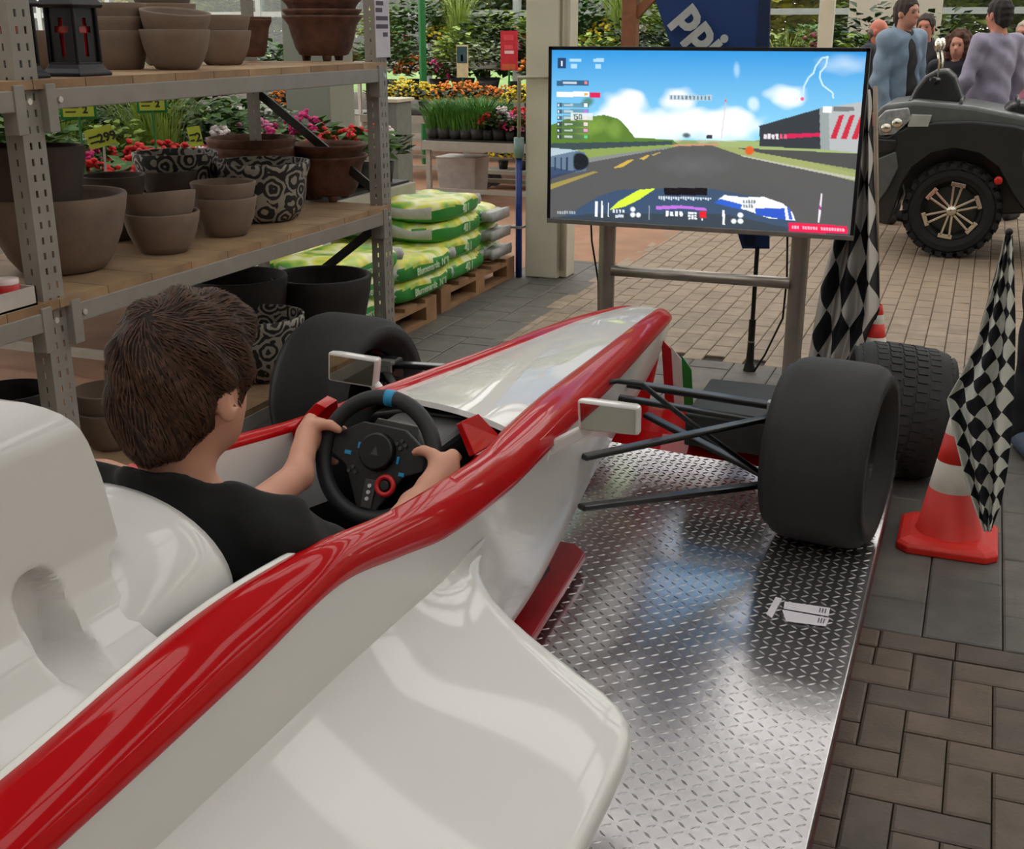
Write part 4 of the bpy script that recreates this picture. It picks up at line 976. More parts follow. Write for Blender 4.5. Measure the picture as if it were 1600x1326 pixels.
for (a, c) in (((XB + .01, YR, 1.37), (XR - .01, YR, .95)), ((XR - .01, YR, .86), (XB + .01, YR, .42)), ((XB + .01, YR, .36), (XR - .01, YR, .06))):
    MB().bar(a, c, .012, .035).build('diagonal_brace', m_brace, rack)
# ---- pots
m_pot = pm('clay_grey_brown', (124, 106, 92), .85, var=.14, scale=9, bump=.12, bscale=60)
m_potd = pm('clay_dark', (74, 62, 55), .85, var=.2, scale=9, bump=.12, bscale=60)
m_rust = pm('clay_rust', (96, 62, 48), .8, var=.35, scale=22, bump=.5, bscale=26)
m_blk = pm('clay_black', (40, 37, 36), .7, var=.2, bump=.1)
def ornament():
    m = pm('ornament_black_white', (150, 146, 138), .75, var=0, bump=.1); nt = m.node_tree; N = nt.nodes; L = nt.links
    tc = N.new('ShaderNodeTexCoord'); vo = N.new('ShaderNodeTexVoronoi'); vo.inputs['Scale'].default_value = 15; vo.inputs['Randomness'].default_value = .85
    no = N.new('ShaderNodeTexNoise'); no.inputs['Scale'].default_value = 18; mx = N.new('ShaderNodeMixRGB'); mx.blend_type = 'ADD'; mx.inputs[0].default_value = .035
    L.new(tc.outputs['Object'], no.inputs[0]); L.new(tc.outputs['Object'], mx.inputs[1]); L.new(no.outputs['Color'], mx.inputs[2]); L.new(mx.outputs[0], vo.inputs['Vector'])
    mu = N.new('ShaderNodeMath'); mu.operation = 'MULTIPLY'; mu.inputs[1].default_value = 21; si = N.new('ShaderNodeMath'); si.operation = 'SINE'; L.new(vo.outputs['Distance'], mu.inputs[0]); L.new(mu.outputs[0], si.inputs[0])
    rp = N.new('ShaderNodeValToRGB'); rp.color_ramp.elements[0].position = .0; rp.color_ramp.elements[1].position = .25; rp.color_ramp.elements[0].color = rgb(34, 31, 29); rp.color_ramp.elements[1].color = rgb(150, 143, 132)
    L.new(si.outputs[0], rp.inputs[0]); L.new(rp.outputs[0], N['Principled BSDF'].inputs['Base Color']); return m
m_orn = ornament()
def zdep(p): q = p - CAM; f = -q.x * sin(YAW) + q.y * cos(YAW); return f * cos(TH) - q.z * sin(TH)
PROF = {
 'bowl': [(0, 0), (.52, 0), (.60, .02), (.74, .2), (.88, .5), (.96, .8), (1, 1), (.985, 1.03), (.93, 1.03), (.9, .97), (.82, .55), (.66, .2), (.5, .1), (0, .09)],
 'deep': [(0, 0), (.66, 0), (.72, .02), (.86, .4), (.97, .8), (1, 1), (.985, 1.025), (.93, 1.025), (.9, .97), (.8, .4), (.66, .1), (0, .09)],
 'flare': [(0, .12), (.55, .12), (.62, .14), (.72, .3), (.8, .55), (.86, .78), (.9, .84), (1, .95), (1, 1), (.95, 1.0), (.88, .9), (.76, .5), (.6, .2), (0, .19)],
 'wide': [(0, 0), (.6, 0), (.7, .04), (.85, .25), (.9, .5), (.92, .72), (1, .9), (1, 1), (.94, 1.0), (.9, .8), (.84, .4), (.6, .1), (0, .09)]}
def pot(name, kind, p, R, h, mat, label, group=None, tilt=(0, 0), sx=1., feet=False):
    b = MB(); b.lathe([(max(r * R, .0008), z * h) for r, z in PROF[kind]], 40); b.v = [(v[0] * sx, v[1], v[2]) for v in b.v]
    if feet:
        for k in range(3):
            a = 2 * pi * k / 3 - .9; q = Vector((cos(a) * .48 * R, sin(a) * .48 * R, 0)); b.lathe([(.001, 0), (.10 * R, 0), (.13 * R, .16 * h), (.001, .2 * h)], 12, q)
    me = b.mesh(name, mat, None, True)
    bm = bmesh.new(); bm.from_mesh(me); bmesh.ops.recalc_face_normals(bm, faces=bm.faces); bm.to_mesh(me); bm.free()
    o = link(name, me, None, p); o.rotation_euler = (tilt[0], tilt[1], 0)
    return tag(o, label, 'pot', group)
def stack(name, kind, u, w, X, z, hs, mat, labels, tilts=None, sx=1., feet=False, v=60, nest=.45, grow=1., group=None):
    """a pile of pots whose axis stands at depth X on the shelf; w = pixel width of the lowest"""
    vv_ = {1.482: 100, .925: 360, .375: 640}[z]
    p = aX(u, vv_, X); D = w * zdep(p) / FPX; zz_ = z + .0005
    for k, h in enumerate(hs):
        t = (tilts or [(0, 0)] * 9)[k]
        R_ = D / 2 * (grow ** k)
        pot(name, kind, (p.x, p.y, zz_), R_, h, mat, labels[k], group, t, sx, feet and k == 0)
        zz_ += h * (1 - nest) if k + 1 < len(hs) else 0
T, Mi, Lo = SH[2], SH[1], SH[0]
B2 = 'grey-brown clay bowl '
stack('clay_bowl', 'bowl', 72, 100, -2.62, T, [.115], m_pot, [B2 + 'half hidden between the two grave lanterns'])
stack('clay_bowl', 'deep', 190, 92, -2.6, T, [.115, .10, .09], m_pot, [B2 + 'under two others beside the cross lantern', B2 + 'in the middle of the pile beside the cross lantern', B2 + 'topmost in the pile beside the cross lantern'], nest=.5)
stack('clay_bowl', 'bowl', 277, 108, -2.42, T, [.118, .105], m_pot, [B2 + 'lower of the front pair on the top shelf', B2 + 'set askew on the front pair of the top shelf'], [(0, 0), (radians(3), radians(7))], nest=.42)
stack('clay_bowl', 'bowl', 350, 90, -2.58, T, [.115, .10], m_pot, [B2 + 'lower of the pair beside the rust-brown pot', B2 + 'upper of the pair beside the rust-brown pot'], nest=.42)
stack('clay_bowl', 'bowl', 262, 100, -2.76, T, [.12, .12, .12], m_pot, [B2 + 'lowest of the hidden back pile on the top shelf', B2 + 'middle of the hidden back pile on the top shelf', B2 + 'topmost of the hidden back pile on the top shelf'], nest=.3)
stack('rust_pot', 'flare', 392, 72, -2.74, T, [.16, .12], m_rust, ['rust-brown pot with flared rim behind the clay bowl pair', 'rust-brown pot nested on top behind the clay bowl pair'], nest=.7)
stack('rust_pot', 'flare', 507, 122, -2.55, T, [.175, .15, .15], m_rust, ['rust-brown relief pot on feet carrying two nested pots', 'middle rust-brown pot nested on the top shelf by the notice', 'topmost rust-brown pot nested on the top shelf by the notice'], nest=.72, feet=True)
stack('planter', 'bowl', 92, 215, -2.52, Mi, [.215], m_pot, ['very large grey-brown bowl under the tapered pot on the middle shelf'])
p = aX(60, 315, -2.54); pot('planter', 'deep', (p.x, p.y - .02, Mi + .15), .155, .21, m_potd, 'large tapered dark clay pot standing inside the very large bowl', tilt=(radians(-2), 0))
stack('clay_bowl', 'bowl', 184, 100, -2.72, Mi, [.13, .12], m_potd, ['dark clay bowl under the pale rimmed one behind the very large bowl', 'dark clay bowl with chipped pale rim behind the very large bowl'], nest=.3)
stack('clay_bowl', 'bowl', 272, 88, -2.74, Mi, [.12, .11], m_potd, ['dark clay bowl lower in the pair behind the tilted bowl', 'dark clay bowl upper in the pair behind the tilted bowl'], nest=.3)
stack('clay_bowl', 'bowl', 254, 118, -2.42, Mi, [.125, .11], m_pot, ['brown clay bowl carrying a tilted bowl on the middle shelf', 'brown clay bowl tilted on another at the middle shelf edge'], [(0, 0), (radians(-4), radians(-8))], nest=.42)
stack('clay_bowl', 'bowl', 354, 100, -2.42, Mi, [.13, .105], m_pot, ['brown clay bowl lower in the pair beside the ornamented bowl', 'brown clay bowl upper in the pair beside the ornamented bowl'], nest=.42)
stack('ornamented_bowl', 'wide', 414, 150, -2.50, Mi, [.215], m_orn, ['black and white scroll-ornamented bowl on the middle shelf'])
stack('ornamented_bowl', 'wide', 284, 128, -2.78, Mi, [.25], m_orn, ['black and white ornamented bowl behind the smaller clay bowls'])
stack('rust_planter', 'wide', 402, 135, -2.78, Mi, [.23, .16], m_rust, ['wide rust-brown planter lower behind the ornamented bowl', 'wide rust-brown planter upper behind the ornamented bowl'], nest=.55)
stack('rust_pot', 'flare', 518, 122, -2.54, Mi, [.185, .16], m_rust, ['rust-brown pot on feet lower in the pair by the red geraniums', 'rust-brown pot nested upper in the pair by the red geraniums'], nest=.62, feet=True)
stack('clay_bowl', 'bowl', 172, 112, -2.42, Lo, [.12, .11], m_pot, ['brown clay bowl lower of the pair on the bottom shelf', 'brown clay bowl upper of the pair on the bottom shelf'], nest=.42)
stack('planter', 'deep', 385, 152, -2.66, Lo, [.31], m_blk, ['wide black planter at the back of the bottom shelf'])
stack('planter', 'deep', 512, 152, -2.46, Lo, [.275], m_blk, ['black planter with thin pale rim at the end of the bottom shelf'])
stack('ornamented_bowl', 'wide', 412, 142, -2.42, Lo, [.235], m_orn, ['black and white ornamented bowl behind the boy on the bottom shelf'])
stack('planter', 'deep', 20, 130, -2.5, Lo, [.25], m_blk, ['large black pot on the bottom shelf beside the perforated post'])
# grave lanterns
m_lan = pm('lantern_black', (26, 25, 30), .35, .4, var=.15); m_lred = pm('lantern_red', (170, 18, 20), .25, trans=.2, var=.1)
def lantern(u, X, lab):
    p = aX(u, 104, X); p.z = T + .0005; t = thing('grave_lantern', p, lab, 'lantern'); x, y, z = p
    b = MB(); r4 = lambda a, zz_: [(x - a, y - a, zz_), (x + a, y - a, zz_), (x + a, y + a, zz_), (x - a, y + a, zz_)]
    b.loft([r4(.066, z), r4(.066, z + .008), r4(.055, z + .02), r4(.05, z + .03), r4(.05, z + .036)], caps=True); b.build('base', m_lan, t, bevel=.002)
    b = MB(); b.loft([r4(.058, z + .175), r4(.062, z + .183), r4(.05, z + .2), r4(.03, z + .22), r4(.012, z + .235)], caps=True); b.build('roof', m_lan, t, bevel=.002)
    b = MB(); b.tube([(x + .02 * cos(a), y, z + .25 + .02 * sin(a)) for a in np.linspace(0, 2 * pi, 17)[:-1]], .003, 6, True); b.build('ring_handle', m_lan, t, smooth=True)
    for sx, sy in ((-1, -1), (1, -1), (1, 1), (-1, 1)):
        b = MB(); b.cyl((x + sx * .046, y + sy * .046, z + .034), (x + sx * .044, y + sy * .044, z + .178), .0065, n=10); b.build('corner_post', m_lan, t)
    b = MB(); b.bb(x - .036, x + .036, y - .036, y + .036, z + .036, z + .176); b.build('red_glass', m_lred, t)
    for (dx, dy) in ((1, 0), (0, -1)):      # black fret plates with a cross cut out
        q = Vector((x + dx * .04, y + dy * .04, z)); s_ = Vector((-dy, dx, 0)) if dx == 0 else Vector((0, 1, 0)); n_ = Vector((dx, dy, 0)); b = MB()
        for (a0, a1, c0, c1) in ((-.042, -.022, .036, .176), (.022, .042, .036, .176), (-.022, -.007, .036, .112), (.007, .022, .036, .112), (-.022, -.007, .128, .176), (.007, .022, .128, .176), (-.007, .007, .15, .176), (-.007, .007, .036, .05)):
            pts = [q + s_ * a + Vector((0, 0, c)) for a, c in ((a0, c0), (a1, c0), (a1, c1), (a0, c1))]; b.add(pts + [v + n_ * .003 for v in pts], [(0, 1, 2, 3), (7, 6, 5, 4), (0, 1, 5, 4), (1, 2, 6, 5), (2, 3, 7, 6), (3, 0, 4, 7)])
        b.build('fret_plate', m_lan, t)
lantern(119, -2.34, 'black grave lantern with a red cross window on the top shelf board')
lantern(18, -2.36, 'black grave lantern beside the steel post with red window strips')
# tray with red jars in the left bay
tr = thing('jar_tray', (-2.33, 2.26, Mi + .0005), 'white cardboard tray with small red lidded jars', 'tray')
b = MB(); 
for a in ((-2.42, -2.24, 2.1, 2.36, Mi + .0005, Mi + .006), (-2.245, -2.24, 2.1, 2.36, Mi, Mi + .05), (-2.42, -2.415, 2.1, 2.36, Mi, Mi + .05), (-2.42, -2.24, 2.355, 2.36, Mi, Mi + .05), (-2.42, -2.24, 2.1, 2.105, Mi, Mi + .05)): b.bb(*a)
b.build('carton', pm('carton_white', (190, 182, 174), .8), tr)
for k, (x, y) in enumerate(((-2.28, 2.30), (-2.28, 2.22), (-2.28, 2.145), (-2.36, 2.28), (-2.36, 2.19))):
    t = thing('jar', (x, y, Mi + .0065), 'small red jar with pale lid standing in the white tray', 'jar', 'jars in the white tray')
    b = MB(); b.lathe([(.001, 0), (.032, 0), (.034, .004), (.034, .055), (.03, .06)], 24, (x, y, Mi + .0065)); b.build('glass_body', pm('jar_red', (186, 34, 36), .3), t, smooth=True)
    b = MB(); b.lathe([(.035, .012), (.0355, .014), (.0355, .036), (.035, .038)], 24, (x, y, Mi + .0065)); b.build('paper_label', pm('jar_label', (206, 180, 182), .6), t, smooth=True)
    b = MB(); b.lathe([(.033, .058), (.033, .07), (.001, .071)], 24, (x, y, Mi + .0065)); b.build('lid', pm('jar_lid', (214, 196, 190), .4), t, smooth=True)
# paper notice on the right post
nt_ = thing('notice', (XR + .004, YR + .0, 1.54), 'white paper notice with black lines fixed to the rack post', 'notice')
b = MB(); b.bb(XR + .006, XR + .008, YR - .06, YR + .06, 1.50, 1.72); b.build('sheet', m_paper, nt_)
for k, (zc_, a, c) in enumerate(((1.70, .05, .02), (1.675, .055, .01), (1.645, .055, .055), (1.615, .055, .055), (1.585, .0, .05))):
    b = MB(); b.bb(XR + .0082, XR + .0088, YR - a, YR + c - .01, zc_ - .008, zc_ + .008); b.build('print_line', m_print, nt_)
# ================================================================ soil bags on pallets
m_green = pm('bag_green', (44, 142, 56), .4, var=.12, scale=10, bump=.25, bscale=14); m_ywl = pm('bag_yellow', (226, 226, 110), .4, var=0, bump=.25, bscale=14)
_N = m_ywl.node_tree.nodes; _L = m_ywl.node_tree.links
_no = _N.new('ShaderNodeTexNoise'); _no.inputs['Scale'].default_value = 5; _no.inputs['Detail'].default_value = 2; _tc = _N.new('ShaderNodeTexCoord'); _L.new(_tc.outputs['Object'], _no.inputs[0])
_rp = _N.new('ShaderNodeValToRGB'); _cr = _rp.color_ramp
while len(_cr.elements) < 6: _cr.elements.new(.5)
for i, (p_, c_) in enumerate(((0, (80, 62, 46)), (.36, (96, 170, 70)), (.43, (196, 212, 60)), (.5, (236, 238, 190)), (.58, (228, 222, 70)), (.7, (110, 186, 80)))): _cr.elements[i].position = p_; _cr.elements[i].color = rgb(*c_)
_L.new(_no.outputs[0], _rp.inputs[0]); _L.new(_rp.outputs[0], _N['Principled BSDF'].inputs['Base Color'])
m_grey = pm('bag_end_grey', (186, 186, 184), .4, var=.12, bump=.5, bscale=30)
def bag_proto(seed):
    rr = np.random.RandomState(seed); b = MB(); NU, NV = 36, 18; L_, W_, Hh = .36, .215, .068; P_ = []
    sp_ = lambda v, e: np.sign(v) * abs(v) ** e
    ph = rr.uniform(0, 6, 6)
    rings = []
    for j in range(NV + 1):
        t = -pi / 2 + pi * j / NV; r = []
        for i in range(NU):
            a = 2 * pi * i / NU; cx = sp_(cos(a), .42) * sp_(cos(t), .38); cy = sp_(sin(a), .42) * sp_(cos(t), .38); cz = sp_(sin(t), .75)
            dz = .012 * (sin(3 * cx + ph[0]) + sin(4 * cy + ph[1]) + sin(5 * cx - 3 * cy + ph[2])) * (1 - .5 * abs(cz))
            r.append((cy * W_ * (1 + .03 * sin(5 * cx + ph[3])), cx * L_, Hh + cz * Hh + dz * (1 if cz > -.2 else .2)))
        rings.append(r)
    b.loft(rings, caps=True); me = b.mesh('soil_bag', [m_green, m_ywl, m_grey], None, True)
    mi = []
    for p in me.polygons:
        c = p.center; k = 0
        if c.z > .098: k = 1
        if abs(c.y) > L_ * .965: k = 2
        mi.append(k)
    me.polygons.foreach_set('material_index', mi); return me
bag_me = [bag_proto(k) for k in range(4)]
m_txt = pm('bag_print', (206, 226, 190), .5); txt40 = text_mesh('40 l', .075, .002); txtn = text_mesh('Blumenerde  N°1', .06, .002)
for me in (txt40, txtn): me.materials.clear(); me.materials.append(m_txt)
frl = MB(); frl.loft([[(x * q, y, z * q + .068) for x, z in ((-.15, -.03), (.15, -.03), (.16, .0), (.15, .03), (-.15, .03), (-.16, 0))] for y, q in ((.345, 1), (.38, .9), (.41, 1.05), (.425, 1.1))], caps=True)
me_fr = frl.mesh('bag_seam', m_grey, None, True)
nb_ = 0
def soil_bag(x, y, z, rz, lab, grp, txt=None, seam=1):
    global nb_
    t = thing('soil_bag', (x, y, z), lab, 'soil bag', grp, rz); o = link('sack', bag_me[nb_ % 4], t); o.location = (0, 0, 0); nb_ += 1
    o = link('sealed_end', me_fr, t); o.location = (0, 0, 0); o.rotation_euler = (0, 0, 0 if seam > 0 else pi)
    if txt is not None:
        o = link('lettering', txt, t); o.location = (.222, .0, .066); o.rotation_euler = (pi / 2, 0, pi / 2)
def pallet(x, y, lab):
    t = thing('pallet', (x, y, 0), lab, 'pallet'); m = pm('pallet_wood', (150, 112, 78), .8, var=.25, scale=8, bump=.2)
    for k in range(5): MB().bb(x - .4, x + .4, y - .6 + .2625 * k, y - .6 + .2625 * k + .15, .122, .144).build('deck_board', m, t)
    for a in (-.4, -.05, .3):
        MB().bb(x + a, x + a + .1, y - .6, y + .6, .1, .122).build('stringer', m, t); MB().bb(x + a, x + a + .1, y - .6, y + .6, 0, .022).build('runner', m, t)
        for c in (-.6, -.07, .46): MB().bb(x + a, x + a + .1, y + c, y + c + .14, .022, .1).build('block', m, t)
pallet(-3.27, 5.55, 'wooden pallet under the lower pile of soil bags'); pallet(-3.3, 6.88, 'wooden pallet under the higher pile of soil bags beside the blue pipe')
g1 = 'soil bags in the lower pile'; g2 = 'soil bags in the higher pile'
for k in range(3):
    for (dx, dy) in ((-3.08, 5.32), (-3.08, 6.06), (-3.52, 5.32), (-3.52, 6.06)):
        if k == 2 and dy > 6: continue
        soil_bag(dx + .012 * k, dy + .01 * k, .144 + .117 * k, 0, 'green soil bag, %s of the lower pile, %s' % (('bottom layer', 'middle layer', 'top layer')[k], {(-3.08, 5.32): 'aisle side next to the rack', (-3.08, 6.06): 'aisle side next to the higher pile', (-3.52, 5.32): 'bench side next to the rack', (-3.52, 6.06): 'bench side next to the higher pile'}[(dx, dy)]), g1, txtn if dx > -3.2 else None, 1)
for k in range(4):
    for (dx, dy, rz) in ((-3.12, 6.70, 0), (-3.55, 6.70, 0), (-3.32, 7.25, pi / 2)):
        if k == 3 and rz: continue
        soil_bag(dx - .012 * k, dy + .01 * k, .144 + .117 * k, rz + .02 * k, 'green soil bag, %s of the higher pile, %s' % (('bottom layer', 'second layer', 'third layer', 'top layer')[k], {-3.12: 'on the aisle side', -3.55: 'on the bench side', -3.32: 'next to the blue pipe'}[dx]), g2, txt40 if dx > -3.2 else None, 1 if not rz else -1)
# blue pipe at the column
pp = thing('blue_pipe', (-2.865, 7.475, 0), 'blue and grey water pipe with tap fixed to the cream column', 'pipe')
b = MB(); b.cyl((-2.865, 7.475, 0), (-2.865, 7.475, .82), .022, n=16); b.build('blue_sleeve', pm('pipe_blue', (26, 52, 128), .4), pp, smooth=True)
b = MB(); b.cyl((-2.865, 7.475, .80), (-2.865, 7.475, .93), .034, n=16); b.build('grey_valve', pm('valve_grey', (120, 146, 142), .4), pp, smooth=True)
b = MB(); b.tube([(-2.865, 7.475, .92), (-2.865, 7.475, 1.28), (-2.865, 7.46, 1.31), (-2.7, 7.46, 1.315), (-2.62, 7.47, 1.315)], .012, 10); b.build('upper_tube', pm('tube_grey', (168, 164, 148), .4, .5), pp, smooth=True)
b = MB(); b.bb(-2.92, -2.83, 7.44, 7.52, .335, .35); b.build('pipe_clamp', m_rack, pp)
dp = MB(); dp.cyl((-2.565, 7.52, .06), (-2.565, 7.52, 5), .022, n=14); tag(dp.build('drain_pipe', m_col, smooth=True), 'thin cream drain pipe running down the cream column', 'pipe')
# grey cabinet behind the pile
cb = thing('control_cabinet', (-4.75, 9.5, 0), 'tall grey metal cabinet standing behind the soil bags', 'cabinet'); MB().bb(-4.92, -4.68, 9.3, 9.6, 0, 1.02).build('body', pm('cabinet_grey', (112, 118, 112), .6), cb, bevel=.01); MB().bb(-4.94, -4.66, 9.28, 9.62, 1.02, 1.05).build('lid', pm('cabinet_lid', (196, 192, 172), .6), cb, bevel=.005)
# ================================================================ plants
def leafy(n, r, h, z0, ls, rr, droop=.3, up=.0):
    b = MB()
    for _ in range(n):
        a = rr.uniform(0, 2 * pi); e = math.asin(rr.uniform(-.2, 1)); q = rr.uniform(.55, 1)
        p = Vector((cos(a) * cos(e) * r * q, sin(a) * cos(e) * r * q, z0 + h * (.5 + .5 * sin(e)) * q))
        d = Vector((cos(a), sin(a), rr.uniform(-droop, .6) + up)).normalized(); s_ = d.cross(Vector((rr.uniform(-.4, .4), rr.uniform(-.4, .4), 1))).normalized(); L_ = ls * rr.uniform(.7, 1.3); w_ = L_ * .32; n_ = s_.cross(d)
        b.add([p, p + d * L_ * .5 + s_ * w_ + n_ * L_ * .08, p + d * L_, p + d * L_ * .5 - s_ * w_ + n_ * L_ * .08], [(0, 1, 2, 3)])
    return b
def blooms(n, r, h, z0, bs, rr, flat=.6, clusters=0):
    b = MB(); cs = [(rr.uniform(0, 2 * pi), math.asin(rr.uniform(.3, 1)), rr.uniform(.9, 1.15)) for _ in range(clusters)]
    for i in range(n):
        if clusters: a, e, q = cs[i % clusters]; a += rr.uniform(-.35, .35); e += rr.uniform(-.25, .25); q += rr.uniform(-.08, .08)
        else: a = rr.uniform(0, 2 * pi); e = math.asin(rr.uniform(.25, 1)); q = rr.uniform(.85, 1.1)
        p = Vector((cos(a) * cos(e) * r, sin(a) * cos(e) * r, z0 + h * sin(e) * q))
        b.ball(p, (bs, bs * rr.uniform(.6, 1), bs * flat), 6, 4, rotm(rr.uniform(-.9, .9), rr.uniform(-.9, .9), 0))
    return b
LEAF = {k: pm('leaf_' + k, c, .6, var=.45, scale=9) for k, c in dict(green=(66, 104, 40), dark=(38, 66, 34), light=(140, 164, 72), grey=(132, 146, 112), grass=(72, 128, 40), yellow=(186, 186, 76)).items()}
FLO = {k: pm('bloom_' + k, c, .6, var=.2, scale=20) for k, c in dict(red=(206, 24, 30), pink=(206, 44, 120), white=(232, 220, 222), yellow=(236, 206, 50), orange=(232, 132, 40), rose=(216, 130, 170), purple=(110, 70, 150), maroon=(120, 30, 60)).items()}
m_ppot = pm('plant_pot', (44, 40, 38), .6); m_pterra = pm('plant_pot_terracotta', (150, 84, 60), .8)
protos = {}
def plant_proto(key, leaf, flo=None, r=.13, h=.16, n=90, ls=.07, nb=22, bs=.022, potr=.065, fh=1.05, grass=False, up=0., seed=1, clusters=0):
    rr = random.Random(seed); root = thing('potted_plant', (0, 0, 0), 'x', 'plant'); COL.objects.unlink(root)
    b = MB(); b.lathe([(.001, 0), (potr * .75, 0), (potr, .1), (potr * .95, .1), (potr * .8, .085), (.001, .085)], 14); o = b.build('pot', m_ppot, root, smooth=True); COL.objects.unlink(o)
    if grass:
        b = MB()
        for _ in range(n):
            a = rr.uniform(0, 2 * pi); q = rr.uniform(0, potr); p = Vector((cos(a) * q, sin(a) * q, .085)); d = Vector((cos(a) * rr.uniform(.05, .5), sin(a) * rr.uniform(.05, .5), 1)).normalized(); L_ = h * rr.uniform(.6, 1.1); s_ = d.cross(Vector((0, 0, 1))).normalized() * .003; bend = Vector((cos(a), sin(a), -.4)) * L_ * .25
            b.add([p + s_, p - s_, p + d * L_ * .6 - s_, p + d * L_ * .6 + s_, p + d * L_ + bend], [(0, 1, 2, 3), (3, 2, 4)])
    else: b = leafy(n, r, h, .09, ls, rr, up=up)
    o = b.build('foliage', LEAF[leaf], root, fix=False); COL.objects.unlink(o)
    if flo: o = blooms(nb, r * .95, h * fh, .1, bs, rr, clusters=clusters).build('blossoms', FLO[flo], root, smooth=True, fix=False); COL.objects.unlink(o)
    TREE[root.name] = [c for c in bpy.data.objects if c.parent == root]
    for c in TREE[root.name]: TREE[c.name] = []
    protos[key] = root
for k, (key, lf, fl__) in enumerate((('red', 'green', 'red'), ('pink', 'green', 'pink'), ('white', 'dark', 'white'), ('rose', 'green', 'rose'))): plant_proto(key, lf, fl__, r=.13, h=.16, nb=84, bs=.0145, seed=k, clusters=7)
plant_proto('yellow', 'dark', 'yellow', r=.2, h=.2, nb=90, bs=.02, n=120, seed=11); plant_proto('orange', 'dark', 'orange', r=.2, h=.2, nb=80, bs=.021, n=120, seed=12); plant_proto('purple', 'grey', 'purple', r=.16, h=.3, nb=40, bs=.018, n=110, seed=13); plant_proto('maroon', 'dark', 'maroon', r=.14, h=.4, nb=40, bs=.02, n=100, seed=14)
plant_proto('grass', 'grass', None, h=.3, n=220, potr=.08, grass=True, seed=15); plant_proto('shrub', 'green', None, r=.25, h=.5, n=420, ls=.075, potr=.1, seed=16); plant_proto('light', 'light', None, r=.22, h=.42, n=380, ls=.07, potr=.1, seed=17); plant_proto('grey', 'grey', None, r=.22, h=.36, n=420, ls=.05, potr=.1, seed=18); plant_proto('dark', 'dark', None, r=.24, h=.6, n=480, ls=.07, potr=.1, seed=19); plant_proto('tallgrass', 'light', None, h=.8, n=260, potr=.1, grass=True, seed=20)
pr_ = random.Random(9)
def plant(key, x, y, z, lab, grp, s=1.):
    c = copy_tree(protos[key], None, lab, grp); c.location = (x, y, z); c.rotation_euler = (0, 0, pr_.uniform(0, 6)); s_ = s * pr_.uniform(.88, 1.12); c.scale = (s_, s_, s_)
m_bench = pm('bench_grey', (170, 166, 156), .6, var=.08)
def bench(x0, x1, y0, y1, z, lab):
    t = thing('plant_bench', ((x0 + x1) / 2, (y0 + y1) / 2, 0), lab, 'bench')
    MB().bb(x0, x1, y0, y1, z - .10, z - .015).build('tray_frame', m_bench, t, bevel=.005); MB().bb(x0 + .03, x1 - .03, y0 + .03, y1 - .03, z - .015, z).build('tray_floor', m_ppot, t)
    for x in (x0 + .05, x1 - .05):
        for y in (y0 + .05, y1 - .05): MB().bb(x - .022, x + .022, y - .022, y + .022, 0, z - .1).build('leg', m_bench, t)
    for y in (y0 + .05, y1 - .05): MB().bb(x0 + .07, x1 - .07, y - .015, y + .015, .12, .16).build('stretcher', m_bench, t)
bench(-5.0, -3.84, 10.45, 11.45, .62, 'grey plant bench with grass and cyclamen beside the column')
g = lambda c: c + ' on the bench beside the column'
for i in range(5):
    for j in range(4): plant('grass', -4.95 + .115 * i + .03, 10.56 + .2 * j, .62, g('green grass tuft'), 'grass tufts on the bench')
for i in range(5):
    for j in range(3):
        k = ('red', 'white', 'pink', 'rose', 'red')[(i + 2 * j) % 5]; plant(k, -4.36 + .115 * i, 10.56 + .28 * j, .62, g({'red': 'red', 'white': 'white', 'pink': 'magenta', 'rose': 'pale pink'}[k] + ' cyclamen in a dark pot'), k + ' cyclamens on the bench')
bench(-6.6, -3.9, 12.2, 13.4, .72, 'long plant bench of yellow and orange chrysanthemums')
for i in range(10):
    for j in range(2):
        k = ('yellow', 'yellow', 'yellow', 'orange', 'orange', 'orange', 'yellow', 'yellow', 'yellow', 'maroon')[i]; plant(k, -6.4 + .265 * i, 12.4 + .5 * j, .72 + (.12 if 5 < i < 9 else 0) * 0, k + ' chrysanthemum on the long bench', k + ' chrysanthemums')
bench(-7.6, -3.9, 14.2, 15.4, .85, 'back plant bench below the glass wall')
for i in range(15):
    k = ('shrub', 'orange', 'grey', 'pink', 'light', 'dark', 'grey', 'maroon')[i % 8]; lab = {'shrub': 'bushy green plant', 'orange': 'orange flowering plant', 'grey': 'grey-leaved plant', 'pink': 'magenta flowering plant', 'light': 'pale green bushy plant', 'dark': 'dark green bushy plant', 'maroon': 'dark red flowering plant'}[k]
    plant(k, -7.4 + .24 * i, 14.45 + .3 * (i % 3), .85, lab + ' on the bench below the glass wall', k + ' plants below the glass wall', 1.45)
for i in range(16):
    k = ('light', 'red', 'shrub', 'yellow', 'tallgrass', 'white', 'light', 'orange')[i % 8]; lab = {'shrub': 'bushy green plant', 'orange': 'orange flowering plant', 'red': 'red flowering plant', 'light': 'pale green bushy plant', 'yellow': 'yellow flowering plant', 'white': 'white flowering plant', 'tallgrass': 'tall pale ornamental grass'}[k]
    plant(k, -8.2 + .3 * i, 15.9, 1.2, lab + ' on the raised shelf at the glass wall', k + ' plants on the raised shelf', 1.5)
bench(-8.5, -3.4, 15.6, 16.2, 1.2, 'narrow raised plant shelf against the glass wall')
